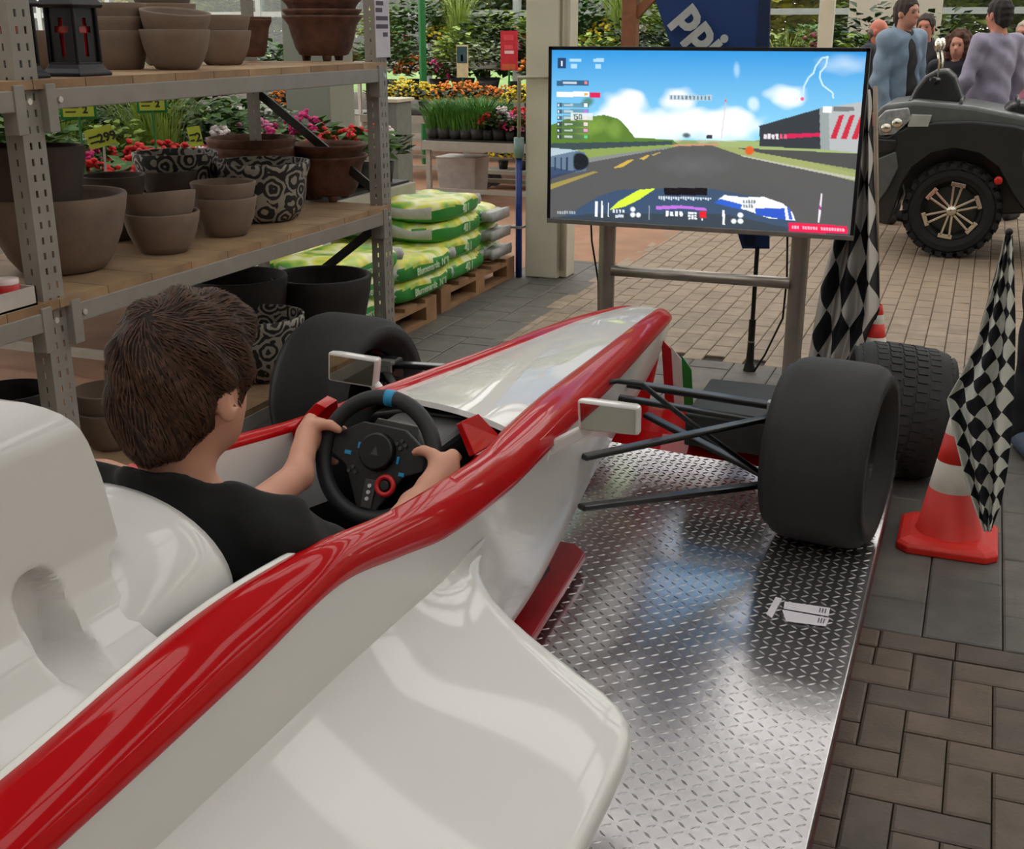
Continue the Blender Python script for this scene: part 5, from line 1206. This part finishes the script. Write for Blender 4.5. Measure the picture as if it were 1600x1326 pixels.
# bench straight behind the rack: geraniums and shrubs
bench(-5.6, -3.35, 4.3, 6.9, .70, 'plant bench behind the rack full of geraniums')
geo = ['red', 'pink', 'white', 'red', 'rose', 'red', 'pink']
for i in range(9):
    for j in range(3):
        k = geo[(i * 2 + j * 3) % 7]; plant(k, -3.5 - .26 * j, 4.42 + .29 * i, .70, {'red': 'red', 'white': 'white', 'pink': 'magenta', 'rose': 'pale pink'}[k] + ' geranium on the bench behind the rack', k + ' geraniums behind the rack', 1.3)
for i in range(7):
    for j in range(3):
        k = ('shrub', 'grey', 'light', 'tallgrass', 'shrub')[(i + j) % 5]; plant(k, -4.3 - .42 * j, 4.5 + .36 * i, .70, {'shrub': 'bushy green plant', 'grey': 'grey-leaved plant', 'light': 'pale green bushy plant', 'tallgrass': 'tall pale ornamental grass'}[k] + ' behind the geraniums', k + ' plants behind the geraniums')
bench(-11.5, -6.2, 7.4, 9.0, .62, 'wide plant bench of mixed shrubs beside the pillar')
for i in range(16):
    for j in range(3):
        k = ('light', 'shrub', 'yellow', 'grey', 'shrub', 'purple', 'light', 'dark')[(i * 3 + j * 5) % 8]; lab = {'shrub': 'bushy green plant', 'yellow': 'yellow flowering plant', 'grey': 'grey-leaved plant', 'purple': 'purple flowering plant', 'light': 'pale green bushy plant', 'dark': 'dark green bushy plant'}[k]
        plant(k, -11.2 + .31 * i, 7.65 + .5 * j, .62, lab + ' on the wide bench beside the pillar', k + ' plants on the wide bench')
bench(-14, -6.8, 11.0, 12.4, .7, 'far plant bench of shrubs near the glass wall')
for i in range(17):
    for j in range(2):
        k = ('shrub', 'light', 'dark', 'grey', 'orange', 'shrub', 'yellow')[(i * 2 + j * 3) % 7]; lab = {'shrub': 'bushy green plant', 'yellow': 'yellow flowering plant', 'grey': 'grey-leaved plant', 'orange': 'orange flowering plant', 'light': 'pale green bushy plant', 'dark': 'dark green bushy plant'}[k]
        plant(k, -13.7 + .42 * i, 11.3 + .6 * j, .7, lab + ' on the far bench of shrubs', k + ' plants on the far bench', 1.25)
bench(-3.6, .4, 13.2, 14.4, .75, 'plant bench behind the television and the blue banner')
for i in range(15):
    for j in range(2):
        k = ('light', 'shrub', 'white', 'dark', 'yellow', 'tallgrass', 'maroon', 'grey')[(i + j * 3) % 8]; lab = {'shrub': 'bushy green plant', 'yellow': 'yellow flowering plant', 'grey': 'grey-leaved plant', 'white': 'white flowering plant', 'light': 'pale green bushy plant', 'dark': 'dark green bushy plant', 'maroon': 'dark red flowering plant', 'tallgrass': 'tall pale ornamental grass'}[k]
        plant(k, -3.4 + .26 * i, 13.45 + .5 * j, .75, lab + ' on the bench behind the television', k + ' plants behind the television', 1.1 if k == 'tallgrass' else 1.5)
# shrubs and trees outside the glass
def outside(x, y, r, h, seed, leaf, lab):
    rr = random.Random(seed); tr_ = r > 2; t = thing('tree' if tr_ else 'hedge_shrub', (x, y, -.02), lab, 'tree' if tr_ else 'shrub', ('trees' if tr_ else 'shrubs') + ' outside the glass wall: ' + leaf)
    b = MB(); b.cyl((x, y, -.02), (x, y, h * .5), .06, .04, n=8); b.build('trunk', pm('bark', (84, 66, 50), .9), t)
    b = leafy(2600, r, h - .2, .05, .24 * (2 if r > 2 else 1), rr); b.v = [(v[0] + x, v[1] + y, v[2]) for v in b.v]; b.build('foliage', LEAF[leaf], t, fix=False)
for k in range(24):
    lf = ('light', 'yellow', 'green', 'light', 'green')[k % 5]
    outside(-21 + 1.1 * k, 18.9 + 2.4 * (k % 2), 1.0, 3.4 + .5 * (k % 3), 40 + k, lf, {'light': 'pale green shrub growing outside the glass wall', 'yellow': 'yellowing shrub growing outside the glass wall', 'green': 'green shrub growing outside the glass wall'}[lf])
for k in range(9):
    lf = ('yellow', 'light', 'green')[k % 3]; outside(-27 + 5.0 * k, 27, 2.1, 6.5, 90 + k, lf, {'light': 'tall pale green tree standing beyond the shrubs outside', 'yellow': 'tall yellowing tree standing beyond the shrubs outside', 'green': 'tall green tree standing beyond the shrubs outside'}[lf])
# signs among the plants
m_sgr = pm('sign_green', (24, 110, 50), .5); m_syl = pm('sign_yellow_green', (176, 186, 60), .5); m_ink = pm('sign_ink', (40, 44, 30), .6)
def price_sign(u, v, w, h, X, txt, tilt, frame, lab, zb):
    p = aX(u, v, X); sc = zdep(p) / FPX; w *= sc; h *= sc; t = thing('price_sign', (p.x, p.y, zb), lab, 'price sign')
    n_ = (CAM - p); n_.z = 0; n_.normalize(); x_ = Vector((-n_.y, n_.x, 0)); y_ = Vector((0, 0, 1)); x2 = x_ * cos(tilt) + y_ * sin(tilt); y2 = -x_ * sin(tilt) + y_ * cos(tilt)
    q = lambda a, c, d=0: p + x2 * a + y2 * c + n_ * d
    if frame:
        b = MB(); e_ = .012
        b.prism([(-w / 2 - e_, -h / 2 - e_), (w / 2 + e_, -h / 2 - e_), (w / 2 + e_, h / 2 + e_), (-w / 2 - e_, h / 2 + e_)], lambda a, c: q(a, c, -.006), lambda a, c: q(a, c, .0)); b.build('frame', m_sgr, t, bevel=.003)
    b = MB(); b.prism([(-w / 2, -h / 2), (w / 2, -h / 2), (w / 2, h / 2), (-w / 2, h / 2)], lambda a, c: q(a, c, .0), lambda a, c: q(a, c, .003)); b.build('card', m_syl, t)
    b = MB(); b.cyl((p.x, p.y, zb), q(0, -h / 2), .005, n=8); b.build('stake', m_sgr if frame else m_bench, t)
    text_at('lettering', txt, h * .62, frame_m(q(w * .22, -.08 * h, .0035), x2, n_), m_ink, t, bold=.002)
    b = MB()
    for k in range(2): b.prism([(-w * .42, h * (.05 - .28 * k)), (w * (.02 - .1 * k), h * (.05 - .28 * k)), (w * (.02 - .1 * k), h * (.14 - .28 * k)), (-w * .42, h * (.14 - .28 * k))], lambda a, c: q(a, c, .003), lambda a, c: q(a, c, .0042)); 
    b.build('small_print', m_ink, t)
price_sign(122, 170, 46, 24, -3.62, '2', 0, True, 'green framed price sign reading 2 over yellow flowers', .80)
price_sign(237, 161, 38, 22, -3.62, '2', 0, True, 'green framed price sign reading 2 beside the tall stalks', .80)
price_sign(157, 214, 42, 30, -3.45, '299', radians(14), False, 'slanted yellow-green price card behind the large pots', .80)
price_sign(305, 213, 20, 30, -3.55, '2', radians(8), False, 'narrow yellow-green price card behind the ornamented bowl', .80)
def board_sign(u0, u1, v0, v1, Y, col, lab, bars, zb):
    a = aY(u0, v0, Y); c = aY(u1, v1, Y); t = thing('poster_stand', ((a.x + c.x) / 2, Y, zb), lab, 'sign'); MB().bb(a.x, c.x, Y, Y + .02, c.z, a.z).build('board', pm('poster_' + lab[:6], col, .6), t); b = MB(); b.cyl(((a.x + c.x) / 2, Y + .01, zb), ((a.x + c.x) / 2, Y + .01, c.z), .012, n=8); b.build('stake', m_sgr, t)
    for (f0, f1, g0, g1, cc) in bars: MB().bb(lerp(a.x, c.x, f0), lerp(a.x, c.x, f1), Y - .004, Y, lerp(c.z, a.z, g0), lerp(c.z, a.z, g1)).build('print', pm('print%d%d%d' % cc, cc, .6), t)
board_sign(782, 808, 48, 110, 12.9, (190, 26, 44), 'tall red poster on a stake among the flower benches', [(.25, .8, .42, .5, (226, 190, 190)), (.25, .75, .53, .64, (210, 70, 80)), (.2, .8, .76, .9, (206, 60, 70)), (.1, .9, .02, .16, (196, 90, 50))], .72)
board_sign(713, 731, 70, 121, 12.7, (206, 190, 150), 'small poster with dark picture on a stake among flowers', [(.05, .95, .45, .95, (40, 74, 80)), (.4, .6, .5, .7, (220, 220, 210))], .72)
gp = MB(); p_ = aY(660, 60, 13.8); gp.cyl((p_.x, 13.8, 0), (p_.x, 13.8, 3.2), .045, n=12); tag(gp.build('green_post', m_sgr), 'dark green round post rising behind the flower benches', 'post')
# low trolley with yellow flowers and a pale tub under the bench
tl = thing('plant_trolley', (-4.6, 12.0, 0), 'low grey trolley with yellow flowers seen under the bench', 'trolley'); MB().bb(-4.95, -4.2, 11.75, 12.1, .16, .2).build('deck', m_bench, tl)
for x in (-4.9, -4.25):
    for y in (11.8, 12.05): b = MB(); b.cyl((x, y - .015, .08), (x, y + .015, .08), .08, n=14); b.build('castor', m_ppot, tl)
for i in range(3): plant('yellow', -4.75 + .22 * i, 11.93, .2, 'yellow flowering plant standing on the low trolley', 'plants on the low trolley', .8)
tb = MB(); tb.loft([[(-4.9 + sx * a, 11.2 + sy * a * .8, z) for sx, sy in ((-1, -1), (1, -1), (1, 1), (-1, 1))] for a, z in ((.18, 0), (.2, .05), (.22, .38), (.23, .4))], caps=True); tag(tb.build('plastic_tub', pm('tub_pale', (176, 172, 168), .5), bevel=.01), 'pale plastic tub standing under the grass bench', 'tub')
# ================================================================ quad bike
YA = 9.28
qb = thing('quad_bike', (.4, 9.8, 0), 'black and grey quad bike with chrome spoked wheels parked behind the flags', 'quad bike')
m_qb = pm('quad_black', (34, 36, 36), .38, var=.15, coat=.2); m_qg = pm('quad_grey', (98, 102, 100), .35, .3, var=.1); m_chr = pm('chrome', (226, 220, 204), .15, 1., var=0); m_kn = pm('knobby_rubber', (24, 23, 23), .85, var=.25)
def qwheel(x, y, side, r=.345, w=.24):
    M = Matrix.Translation((x, y, r)) @ Matrix.Rotation(pi / 2 * side, 4, 'X')      # local z -> outward (-Y for side=1)
    b = MB(); tyre(b, r - .02, w, .2, n=40)
    for k in range(26):
        for s_ in (-1, 1):
            for q, (za, zb) in enumerate(((.02, .07), (.08, .125))):
                a = 2 * pi * (k + .5 * (s_ > 0) + .25 * q) / 26; c = Vector((cos(a), sin(a), 0)); t_ = Vector((-sin(a), cos(a), 0)); rr_ = r - .012 - .012 * q; p = c * rr_ + Vector((0, 0, s_ * (za + zb) / 2)); R = Matrix((c, t_, Vector((0, 0, 1)))).transposed(); b.box(p, (.034, .045, zb - za), R)
    b.v = [tuple(M @ Vector(v)) for v in b.v]; ty = b.build('wheel_tyre', m_kn, qb, smooth=False)
    b = MB(); b.lathe([(.205, -.09), (.2, -.07), (.18, .0), (.18, .06), (.198, .085), (.206, .095)], 40); b.lathe([(.18, .02), (.1, .03), (.001, .03)], 30); b.v = [tuple(M @ Vector(v)) for v in b.v]; b.build('rim', m_qb, ty, auto=40)
    for k in range(6):
        a = 2 * pi * k / 6 + .38; c = Vector((cos(a), sin(a), 0)); t_ = Vector((-sin(a), cos(a), 0)); b = MB(); up_ = Vector((0, 0, .09))
        for s_ in (-1, 1): b.bar(c * .035 + t_ * .012 * s_ + up_, c * .185 + t_ * .03 * s_ + up_, .016, .016)
        b.bar(c * .19 - t_ * .05 + up_, c * .19 + t_ * .05 + up_, .03, .016); b.v = [tuple(M @ Vector(v)) for v in b.v]; b.build('spoke', m_chr, ty, bevel=.002)
    b = MB(); b.lathe([(.04, .07), (.04, .1), (.03, .112), (.001, .115)], 20); b.v = [tuple(M @ Vector(v)) for v in b.v]; b.build('hub_cap', m_chr, ty, smooth=True)
for x in (-.17, 1.15):
    for y, sd in ((9.40, 1), (10.25, -1)): qwheel(x, y, sd)
PX = lambda pts, Y=YA: [(aY(u, v, Y).x, aY(u, v, Y).z) for u, v in pts]
def ext(name, pts, y0, y1, mat, bev=.012, inset=0.):
    b = MB(); P_ = PX(pts); b.prism(P_, lambda x, z: (x, y0, z), lambda x, z: (x, y1, z)); return b.build(name, mat, qb, bevel=bev, seg=3)
arch = [(1364, 208), (1385, 212), (1420, 196), (1460, 190), (1520, 188), (1590, 196), (1660, 215), (1660, 330), (1600, 330), (1580, 300), (1560, 262), (1530, 240), (1490, 232), (1455, 240), (1425, 262), (1408, 290), (1398, 325), (1388, 350), (1370, 348), (1364, 290)]
ext('front_fender', arch, YA, YA + .3, m_qb, .02); ext('front_fender', arch, 10.1, 10.4, m_qb, .02)
ext('hood', [(1364, 200), (1368, 176), (1380, 164), (1430, 158), (1520, 166), (1600, 182), (1660, 190), (1660, 215), (1520, 200), (1440, 196)], YA + .04, 10.36, m_qg, .03)
ext('chassis', [(1390, 230), (1480, 215), (1760, 215), (1800, 330), (1500, 350), (1410, 320)], YA + .32, 10.08, m_qb, .02)
ext('skirt', [(1366, 250), (1400, 236), (1404, 262), (1384, 300), (1368, 320)], YA - .03, YA + .1, m_qg, .01)
ext('headlight', [(1372, 184), (1384, 172), (1420, 168), (1424, 186), (1398, 210), (1374, 212)], YA - .015, YA + .06, pm('lamp_lens', (176, 180, 180), .12, .4, var=.25, scale=30), .01)
for u, v in ((1385, 200), (1402, 192)): b = MB(); p = aY(u, v, YA - .02); b.ball(p, (.04, .02, .035), 14, 8); b.build('lamp_reflector', m_chr, qb, smooth=True)
ext('number_panel', [(1424, 179), (1456, 180), (1450, 198), (1418, 198)], YA - .01, YA + .05, pm('panel_pale', (168, 170, 164), .5), .004)
ext('bumper', [(1364, 216), (1402, 218), (1396, 236), (1364, 240)], YA - .02, YA + .9, m_qb, .01)
ext('dash_pod', [(1412, 166), (1424, 142), (1440, 122), (1458, 112), (1478, 110), (1490, 122), (1500, 150), (1504, 168)], YA + .38, YA + .72, m_qb, .03)
ext('seat', [(1560, 186), (1580, 165), (1700, 160), (1850, 150), (1900, 190)], YA + .3, 10.1, m_qb, .03)
ext('rear_body', [(1600, 200), (1900, 190), (1930, 230), (1850, 250), (1800, 230), (1740, 260), (1640, 330), (1600, 320)], YA + .1, 10.3, m_qb, .02)
b = MB(); p0 = aY(1462, 135, YA + .55)
b.tube([p0 + Vector((-.02, -.42, .06)), p0 + Vector((.03, -.3, .06)), p0 + Vector((.0, -.12, .02)), p0 + Vector((0, .12, .02)), p0 + Vector((.03, .3, .06)), p0 + Vector((-.02, .42, .06))], .014, 10); b.build('handlebar', m_qb, qb, smooth=True)
for s_ in (-1, 1):
    b = MB(); q = p0 + Vector((.0, s_ * .40, .06)); b.cyl(q - Vector((0, .06 * s_, 0)), q + Vector((0, .06 * s_, 0)), .02, n=14); b.build('grip', m_black, qb)
    b = MB(); q = p0 + Vector((.02, s_ * .30, .06)); b.tube([q, q + Vector((.0, .02 * s_, .12)), q + Vector((-.02, .04 * s_, .2))], .008, 8); b.ball(q + Vector((-.02, .04 * s_, .24)), (.03, .07, .05), 14, 8); b.build('mirror', m_chr, qb, smooth=True)
b = MB(); b.ball(aY(1560, 282, YA - .01), (.03, .015, .03), 14, 8); b.build('reflector', pm('reflector_red', (190, 30, 24), .3), qb, smooth=True)
for u in (1420, 1500, 1590): b = MB(); p = aY(u, 172, YA + .1); b.tube([p, p + Vector((0, 0, .06)), p + Vector((0, .8, .06)), p + Vector((0, .8, 0))], .012, 8); b.build('rack_tube', m_qb, qb, smooth=True)
# ================================================================ people
def person(x, y, face, Ht, lab, shirt, pants, hair, skin=(196, 138, 116), sleeves=1., style='short', L=None, Rr=None, jacket=None, belly=0., lean=0., h=.0105, grp=None, shoe=(40, 36, 34)):
    k = Ht / 1.75; t = thing('person', (x, y, 0), lab, 'person', grp, face)
    WPOS[t.name] = Vector((0, 0, 0))
    V_ = lambda a, b_, c: np.array((a * k, b_ * k + lean * max(0, c - .9) * k, c * k))
    key = lambda p, c: pm(p + '_%d_%d_%d' % c, c, .8 if p != 'skin' else .5, var=.14, scale=14, bump=.12 if p != 'skin' else 0, bscale=30)
    sh = {s_: V_(s_ * .182, 0, 1.43) for s_ in (-1, 1)}; Ld = L or ((-.25, .0, 1.13), (-.24, .1, .88)); Rd = Rr or ((.25, .0, 1.13), (.24, .1, .88))
    el = {-1: V_(*Ld[0]), 1: V_(*Rd[0])}; wr = {-1: V_(*Ld[1]), 1: V_(*Rd[1])}
    lo = np.minimum(np.minimum.reduce(list(el.values()) + list(wr.values())) - .2, (-.36 * k, -.26, -.02)); hi = np.maximum(np.maximum.reduce(list(el.values()) + list(wr.values())) + .2, (.36 * k, .34, 1.86 * k)); lo[2] = -.02
    s = SDF(lo, hi, h); hd = lambda a, b_, c: V_(a, b_ + .02, 1.635 + c)
    s.ell(hd(0, -.005, .02), np.array((.074, .094, .098)) * k); s.ell(hd(0, .025, -.05), np.array((.058, .064, .07)) * k, k=.03); s.cone(hd(0, .088, .0), hd(0, .108, -.03), .011 * k, .016 * k, k=.012); s.ell(hd(0, .08, .028), np.array((.046, .016, .012)) * k, k=.015); s.ell(hd(0, .08, -.068), np.array((.024, .014, .009)) * k, k=.01)
    for q in (-1, 1): s.ell(hd(q * .03, .09, .008), np.array((.015, .012, .01)) * k, k=.01, op='s'); s.ell(hd(q * .078, -.005, -.012), np.array((.011, .022, .034)) * k, k=.008)
    s.cone(hd(0, -.015, -.07), V_(0, -.01, 1.44), .054 * k, .062 * k, k=.03)
    def torso(s, e):
        s.ell(V_(0, 0, 1.28), np.array((.165, .105, .19)) * k + e, k=.06); s.ell(V_(0, .02 + belly * .4, 1.06), np.array((.145, .105 + belly, .16)) * k + e, k=.06); s.ell(V_(0, -.005, .93), np.array((.155, .11, .11)) * k + e, k=.05); s.cone(sh[-1], sh[1], .058 * k + e, k=.05)
    torso(s, 0)
    for q in (-1, 1):
        s.cone(sh[q], el[q], .05 * k, .04 * k, k=.03); s.cone(el[q], wr[q], .04 * k, .027 * k, k=.015)
        d = (wr[q] - el[q]); d = d / np.linalg.norm(d); pc_ = wr[q] + d * .05 * k; sd = np.cross(d, (1, 0, 0)); sd /= np.linalg.norm(sd); s.ell(pc_, np.array((.022, .036, .045)) * k, k=.015)
        for f in range(4): o_ = (f - 1.5) * .019 * k; a = pc_ + sd * o_ + d * .03 * k; m_ = a + d * .04 * k + np.array((-q * .006, 0, 0)); s.cone(a, m_, .0115 * k, .0105 * k, k=.004); s.cone(m_, m_ + d * .032 * k * (1, 1.1, 1.05, .8)[f] + np.array((-q * .016, 0, 0)), .0105 * k, .009 * k, k=.003)
        a = pc_ + sd * .03 * k - d * .01 * k; s.cone(a, a + sd * .03 * k + d * .03 * k, .014 * k, .011 * k, k=.008); s.cone(a + sd * .03 * k + d * .03 * k, a + sd * .035 * k + d * .06 * k, .011 * k, .009 * k, k=.003)
        s.cone(V_(q * .085, 0, .92), V_(q * .095, .015, .49), .085 * k, .056 * k, k=.03); s.cone(V_(q * .095, .015, .49), V_(q * .1, -.01, .09), .056 * k, .036 * k, k=.02); s.cone(V_(q * .1, -.02, .05), V_(q * .115, .14, .035), .04 * k, .032 * k, k=.02)
    s.build('body', key('skin', skin), t, off=(0, 0, 0))
    s = SDF(lo, hi, h + .001); torso(s, .016)
    s.cone(V_(0, -.01, 1.44), V_(0, -.005, 1.49), .08 * k, .066 * k, k=.03)
    for q in (-1, 1):
        s.cone(sh[q], lerp(sh[q], el[q], min(1, sleeves * 1.6)), .066 * k, .056 * k, k=.035)
        if sleeves > .7: s.cone(el[q], lerp(el[q], wr[q], .93), .055 * k, .04 * k, k=.02)
    s.cone(hd(0, -.015, -.05), V_(0, -.01, 1.46), .06 * k, .062 * k, k=.006, op='s'); s.cut(V_(0, 0, .86), (0, 0, -1), k=.01)
    wrk = lambda V: V + .005 * np.stack([np.sin(V[:, 2] * 34 + V[:, 1] * 20), np.sin(V[:, 0] * 25 + V[:, 2] * 40), 0 * V[:, 0]], 1)
    s.build('shirt', key('cloth', shirt), t, off=(0, 0, 0), jitter=wrk)
    if jacket:
        s = SDF(lo, hi, h + .002); torso(s, .034)
        for q in (-1, 1): s.cone(sh[q], el[q], .078 * k, .068 * k, k=.035); s.cone(el[q], lerp(el[q], wr[q], .9), .066 * k, .05 * k, k=.02)
        s.cone(V_(0, -.02, 1.44), V_(0, -.02, 1.5), .092 * k, .08 * k, k=.03); s.cone(hd(0, .0, -.05), V_(0, .0, 1.44), .075 * k, .07 * k, k=.006, op='s'); s.cut(V_(0, 0, .82), (0, 0, -1), k=.01)
        s.cone(V_(0, .16, 1.5), V_(0, .16 + belly, .8), .075 * k, .075 * k, k=.01, op='s'); s.build('jacket', key('cloth', jacket), t, off=(0, 0, 0), jitter=wrk)
    s = SDF((-.3 * k, -.25, -.0), (.3 * k, .3, 1.02 * k), h + .002); s.ell(V_(0, -.005, .92), np.array((.162, .118, .12)) * k, k=.04)
    for q in (-1, 1): s.cone(V_(q * .085, 0, .92), V_(q * .095, .012, .49), .098 * k, .075 * k, k=.03); s.cone(V_(q * .095, .012, .49), V_(q * .1, -.01, .08), .074 * k, .06 * k, k=.02)
    s.cut(V_(0, 0, 1.0), (0, 0, 1), k=.01); s.cut((0, 0, .03), (0, 0, -1), k=.005); s.build('trousers', key('cloth', pants), t, off=(0, 0, 0), jitter=wrk)
    for q in (-1, 1):
        s = SDF((q * .105 * k - .1, -.13, -.01), (q * .105 * k + .1, .26, .14), .008); s.cone(V_(q * .1, -.03, .045), V_(q * .118, .15, .04), .046 * k, .042 * k, k=.02); s.cut((0, 0, .0), (0, 0, -1)); s.build('shoe', key('leather', shoe), t, off=(0, 0, 0))
        b = MB(); b.ball(hd(q * .03, .078, .008), .0125 * k, 10, 8); o = b.build('eye', pm('eye_dark', (92, 74, 66), .3), t, smooth=True)
    s = SDF(np.array(hd(0, 0, 0)) - .24 * k, np.array(hd(0, 0, 0)) + .24 * k, .0085); rr = np.random.RandomState(int(abs(x) * 100))
    if style == 'curly':
        for _ in range(150):
            v = rr.randn(3); v /= np.linalg.norm(v)
            if v[1] > .45 and v[2] < .55: continue
            c_ = np.array(hd(0, -.02, -.01)) + v * np.array((.115, .115, .13)) * k * rr.uniform(.8, 1.1); s.ell(c_, np.array((.026, .026, .034)) * k, k=.012)
        s.ell(hd(0, -.025, .03), np.array((.1, .1, .105)) * k, k=.02)
    elif style == 'bald':
        s.ell(hd(0, -.03, -.01), np.array((.081, .082, .06)) * k, k=.01)
    else:
        s.ell(hd(0, -.012, .028), np.array((.084, .104, .104)) * k, k=.02); s.ell(hd(0, -.06, -.04), np.array((.062, .045, .06)) * k, k=.03)
    s.ell(hd(0, .10, -.045), np.array((.085, .085, .115)) * k, k=.01, op='s')
    for q in (-1, 1): s.ell(hd(q * .095, .005, -.045), np.array((.035, .034, .05)) * k, k=.01, op='s') if style != 'curly' else None
    s.build('hair', key('hair', hair), t, off=(0, 0, 0), jitter=lambda V: V + .003 * np.sin(V[:, [1, 2, 0]] * 130))
    t.location = (x, y, 0); return t
def at_u(u, Y): return aY(u, 40, Y).x
person(at_u(1412, 11.0), 11.0, radians(-122), 1.86, 'bearded man in open blue-grey shirt over black standing behind the quad bike', (22, 22, 24), (44, 50, 66), (56, 44, 40), jacket=(118, 138, 158))
person(at_u(1371, 12.6), 12.6, radians(-108), 1.70, 'balding man in dark jacket over turquoise shirt behind the television', (66, 150, 150), (40, 42, 50), (110, 96, 88), skin=(190, 112, 92), style='bald', jacket=(36, 38, 48))
person(at_u(1447, 12.3), 12.3, radians(170), 1.74, 'person in black jacket half hidden behind the bearded man', (30, 28, 30), (40, 40, 46), (50, 40, 36), skin=(186, 122, 102), jacket=(34, 32, 36))
person(at_u(1501, 11.4), 11.4, radians(172), 1.58, 'woman with curly brown hair and dark top behind the quad bike', (24, 24, 34), (30, 30, 36), (74, 46, 34), style='curly')
person(at_u(1562, 10.75), 10.75, radians(48), 1.84, 'heavy man in lilac shirt seen from behind beside the quad bike', (150, 144, 166), (28, 28, 34), (40, 34, 34), skin=(190, 124, 104), belly=.06, L=((-.27, .02, 1.15), (-.24, .16, .93)), Rr=((.28, .0, 1.14), (.27, .1, .89)))
person(at_u(1606, 11.6), 11.6, radians(150), 1.68, 'grey-haired person in pink shirt beside the heavy man', (196, 126, 148), (60, 60, 70), (176, 164, 150))
person(.375, 4.98, radians(200), 1.76, 'person in dark trousers and blue shoes beside the small chequered flag', (24, 24, 30), (22, 23, 30), (60, 46, 38), shoe=(84, 96, 116), L=((-.20, .04, 1.14), (-.08, .2, .98)), Rr=((.20, .04, 1.14), (.08, .2, 1.02)))
# ================================================================ odds and ends in the background
wp_ = thing('pergola_post', (at_u(985, 12.9), 12.9, 0), 'brown wooden pergola post with slanted brace behind the television', 'post'); xx = at_u(985, 12.9); m_pw = pm('pergola_brown', (112, 70, 44), .7, var=.2)
MB().bb(xx - .08, xx + .08, 12.82, 12.98, 0, 2.3).build('upright', m_pw, wp_, bevel=.01); MB().bar((xx + .02, 12.9, 1.72), (xx + .5, 12.9, 2.2), .09, .09).build('brace', m_pw, wp_); MB().bb(xx - .3, xx + 2.0, 12.84, 12.96, 2.2, 2.34).build('beam', m_pw, wp_)
xx = at_u(1291, 12.2); cp = MB(); cp.bb(xx - .065, xx + .065, 12.15, 12.28, 0, 4.8); tag(cp.build('slim_column', m_col, bevel=.006), 'slim cream column rising behind the television', 'column', kind='structure')
xx = at_u(1400, 15.5); tag(MB().bb(xx - .55, xx + .5, 15.4, 15.6, 0, 2.0).build('partition_panel', m_wall), 'beige partition panel behind the bearded man', 'partition')
# warm pendant lamps over the sales floor (above the picture, mirrored in the tread plate)
m_bulb = pm('bulb_warm', (255, 196, 110), .5, var=0, emit=14.)
for k, (x, y, z) in enumerate(((-2.29, 11., 3.58), (-1.77, 11., 3.57))):
    t = thing('pendant_lamp', (x, y, z), 'warm globe pendant lamp hanging %s' % ('over the flower bench side' if k == 0 else 'over the television side'), 'lamp')
    b = MB(); b.cyl((x, y, z + .2), (x, y, 5.0), .006, n=8); b.build('cord', m_black, t)
    b = MB(); b.lathe([(.03, .26), (.05, .24), (.06, .16), (.07, .13)], 24, (x, y, z)); b.build('cap', m_inox, t, smooth=True)
    b = MB(); b.ball((x, y, z), .14, 20, 12); b.build('globe', m_bulb, t, smooth=True)
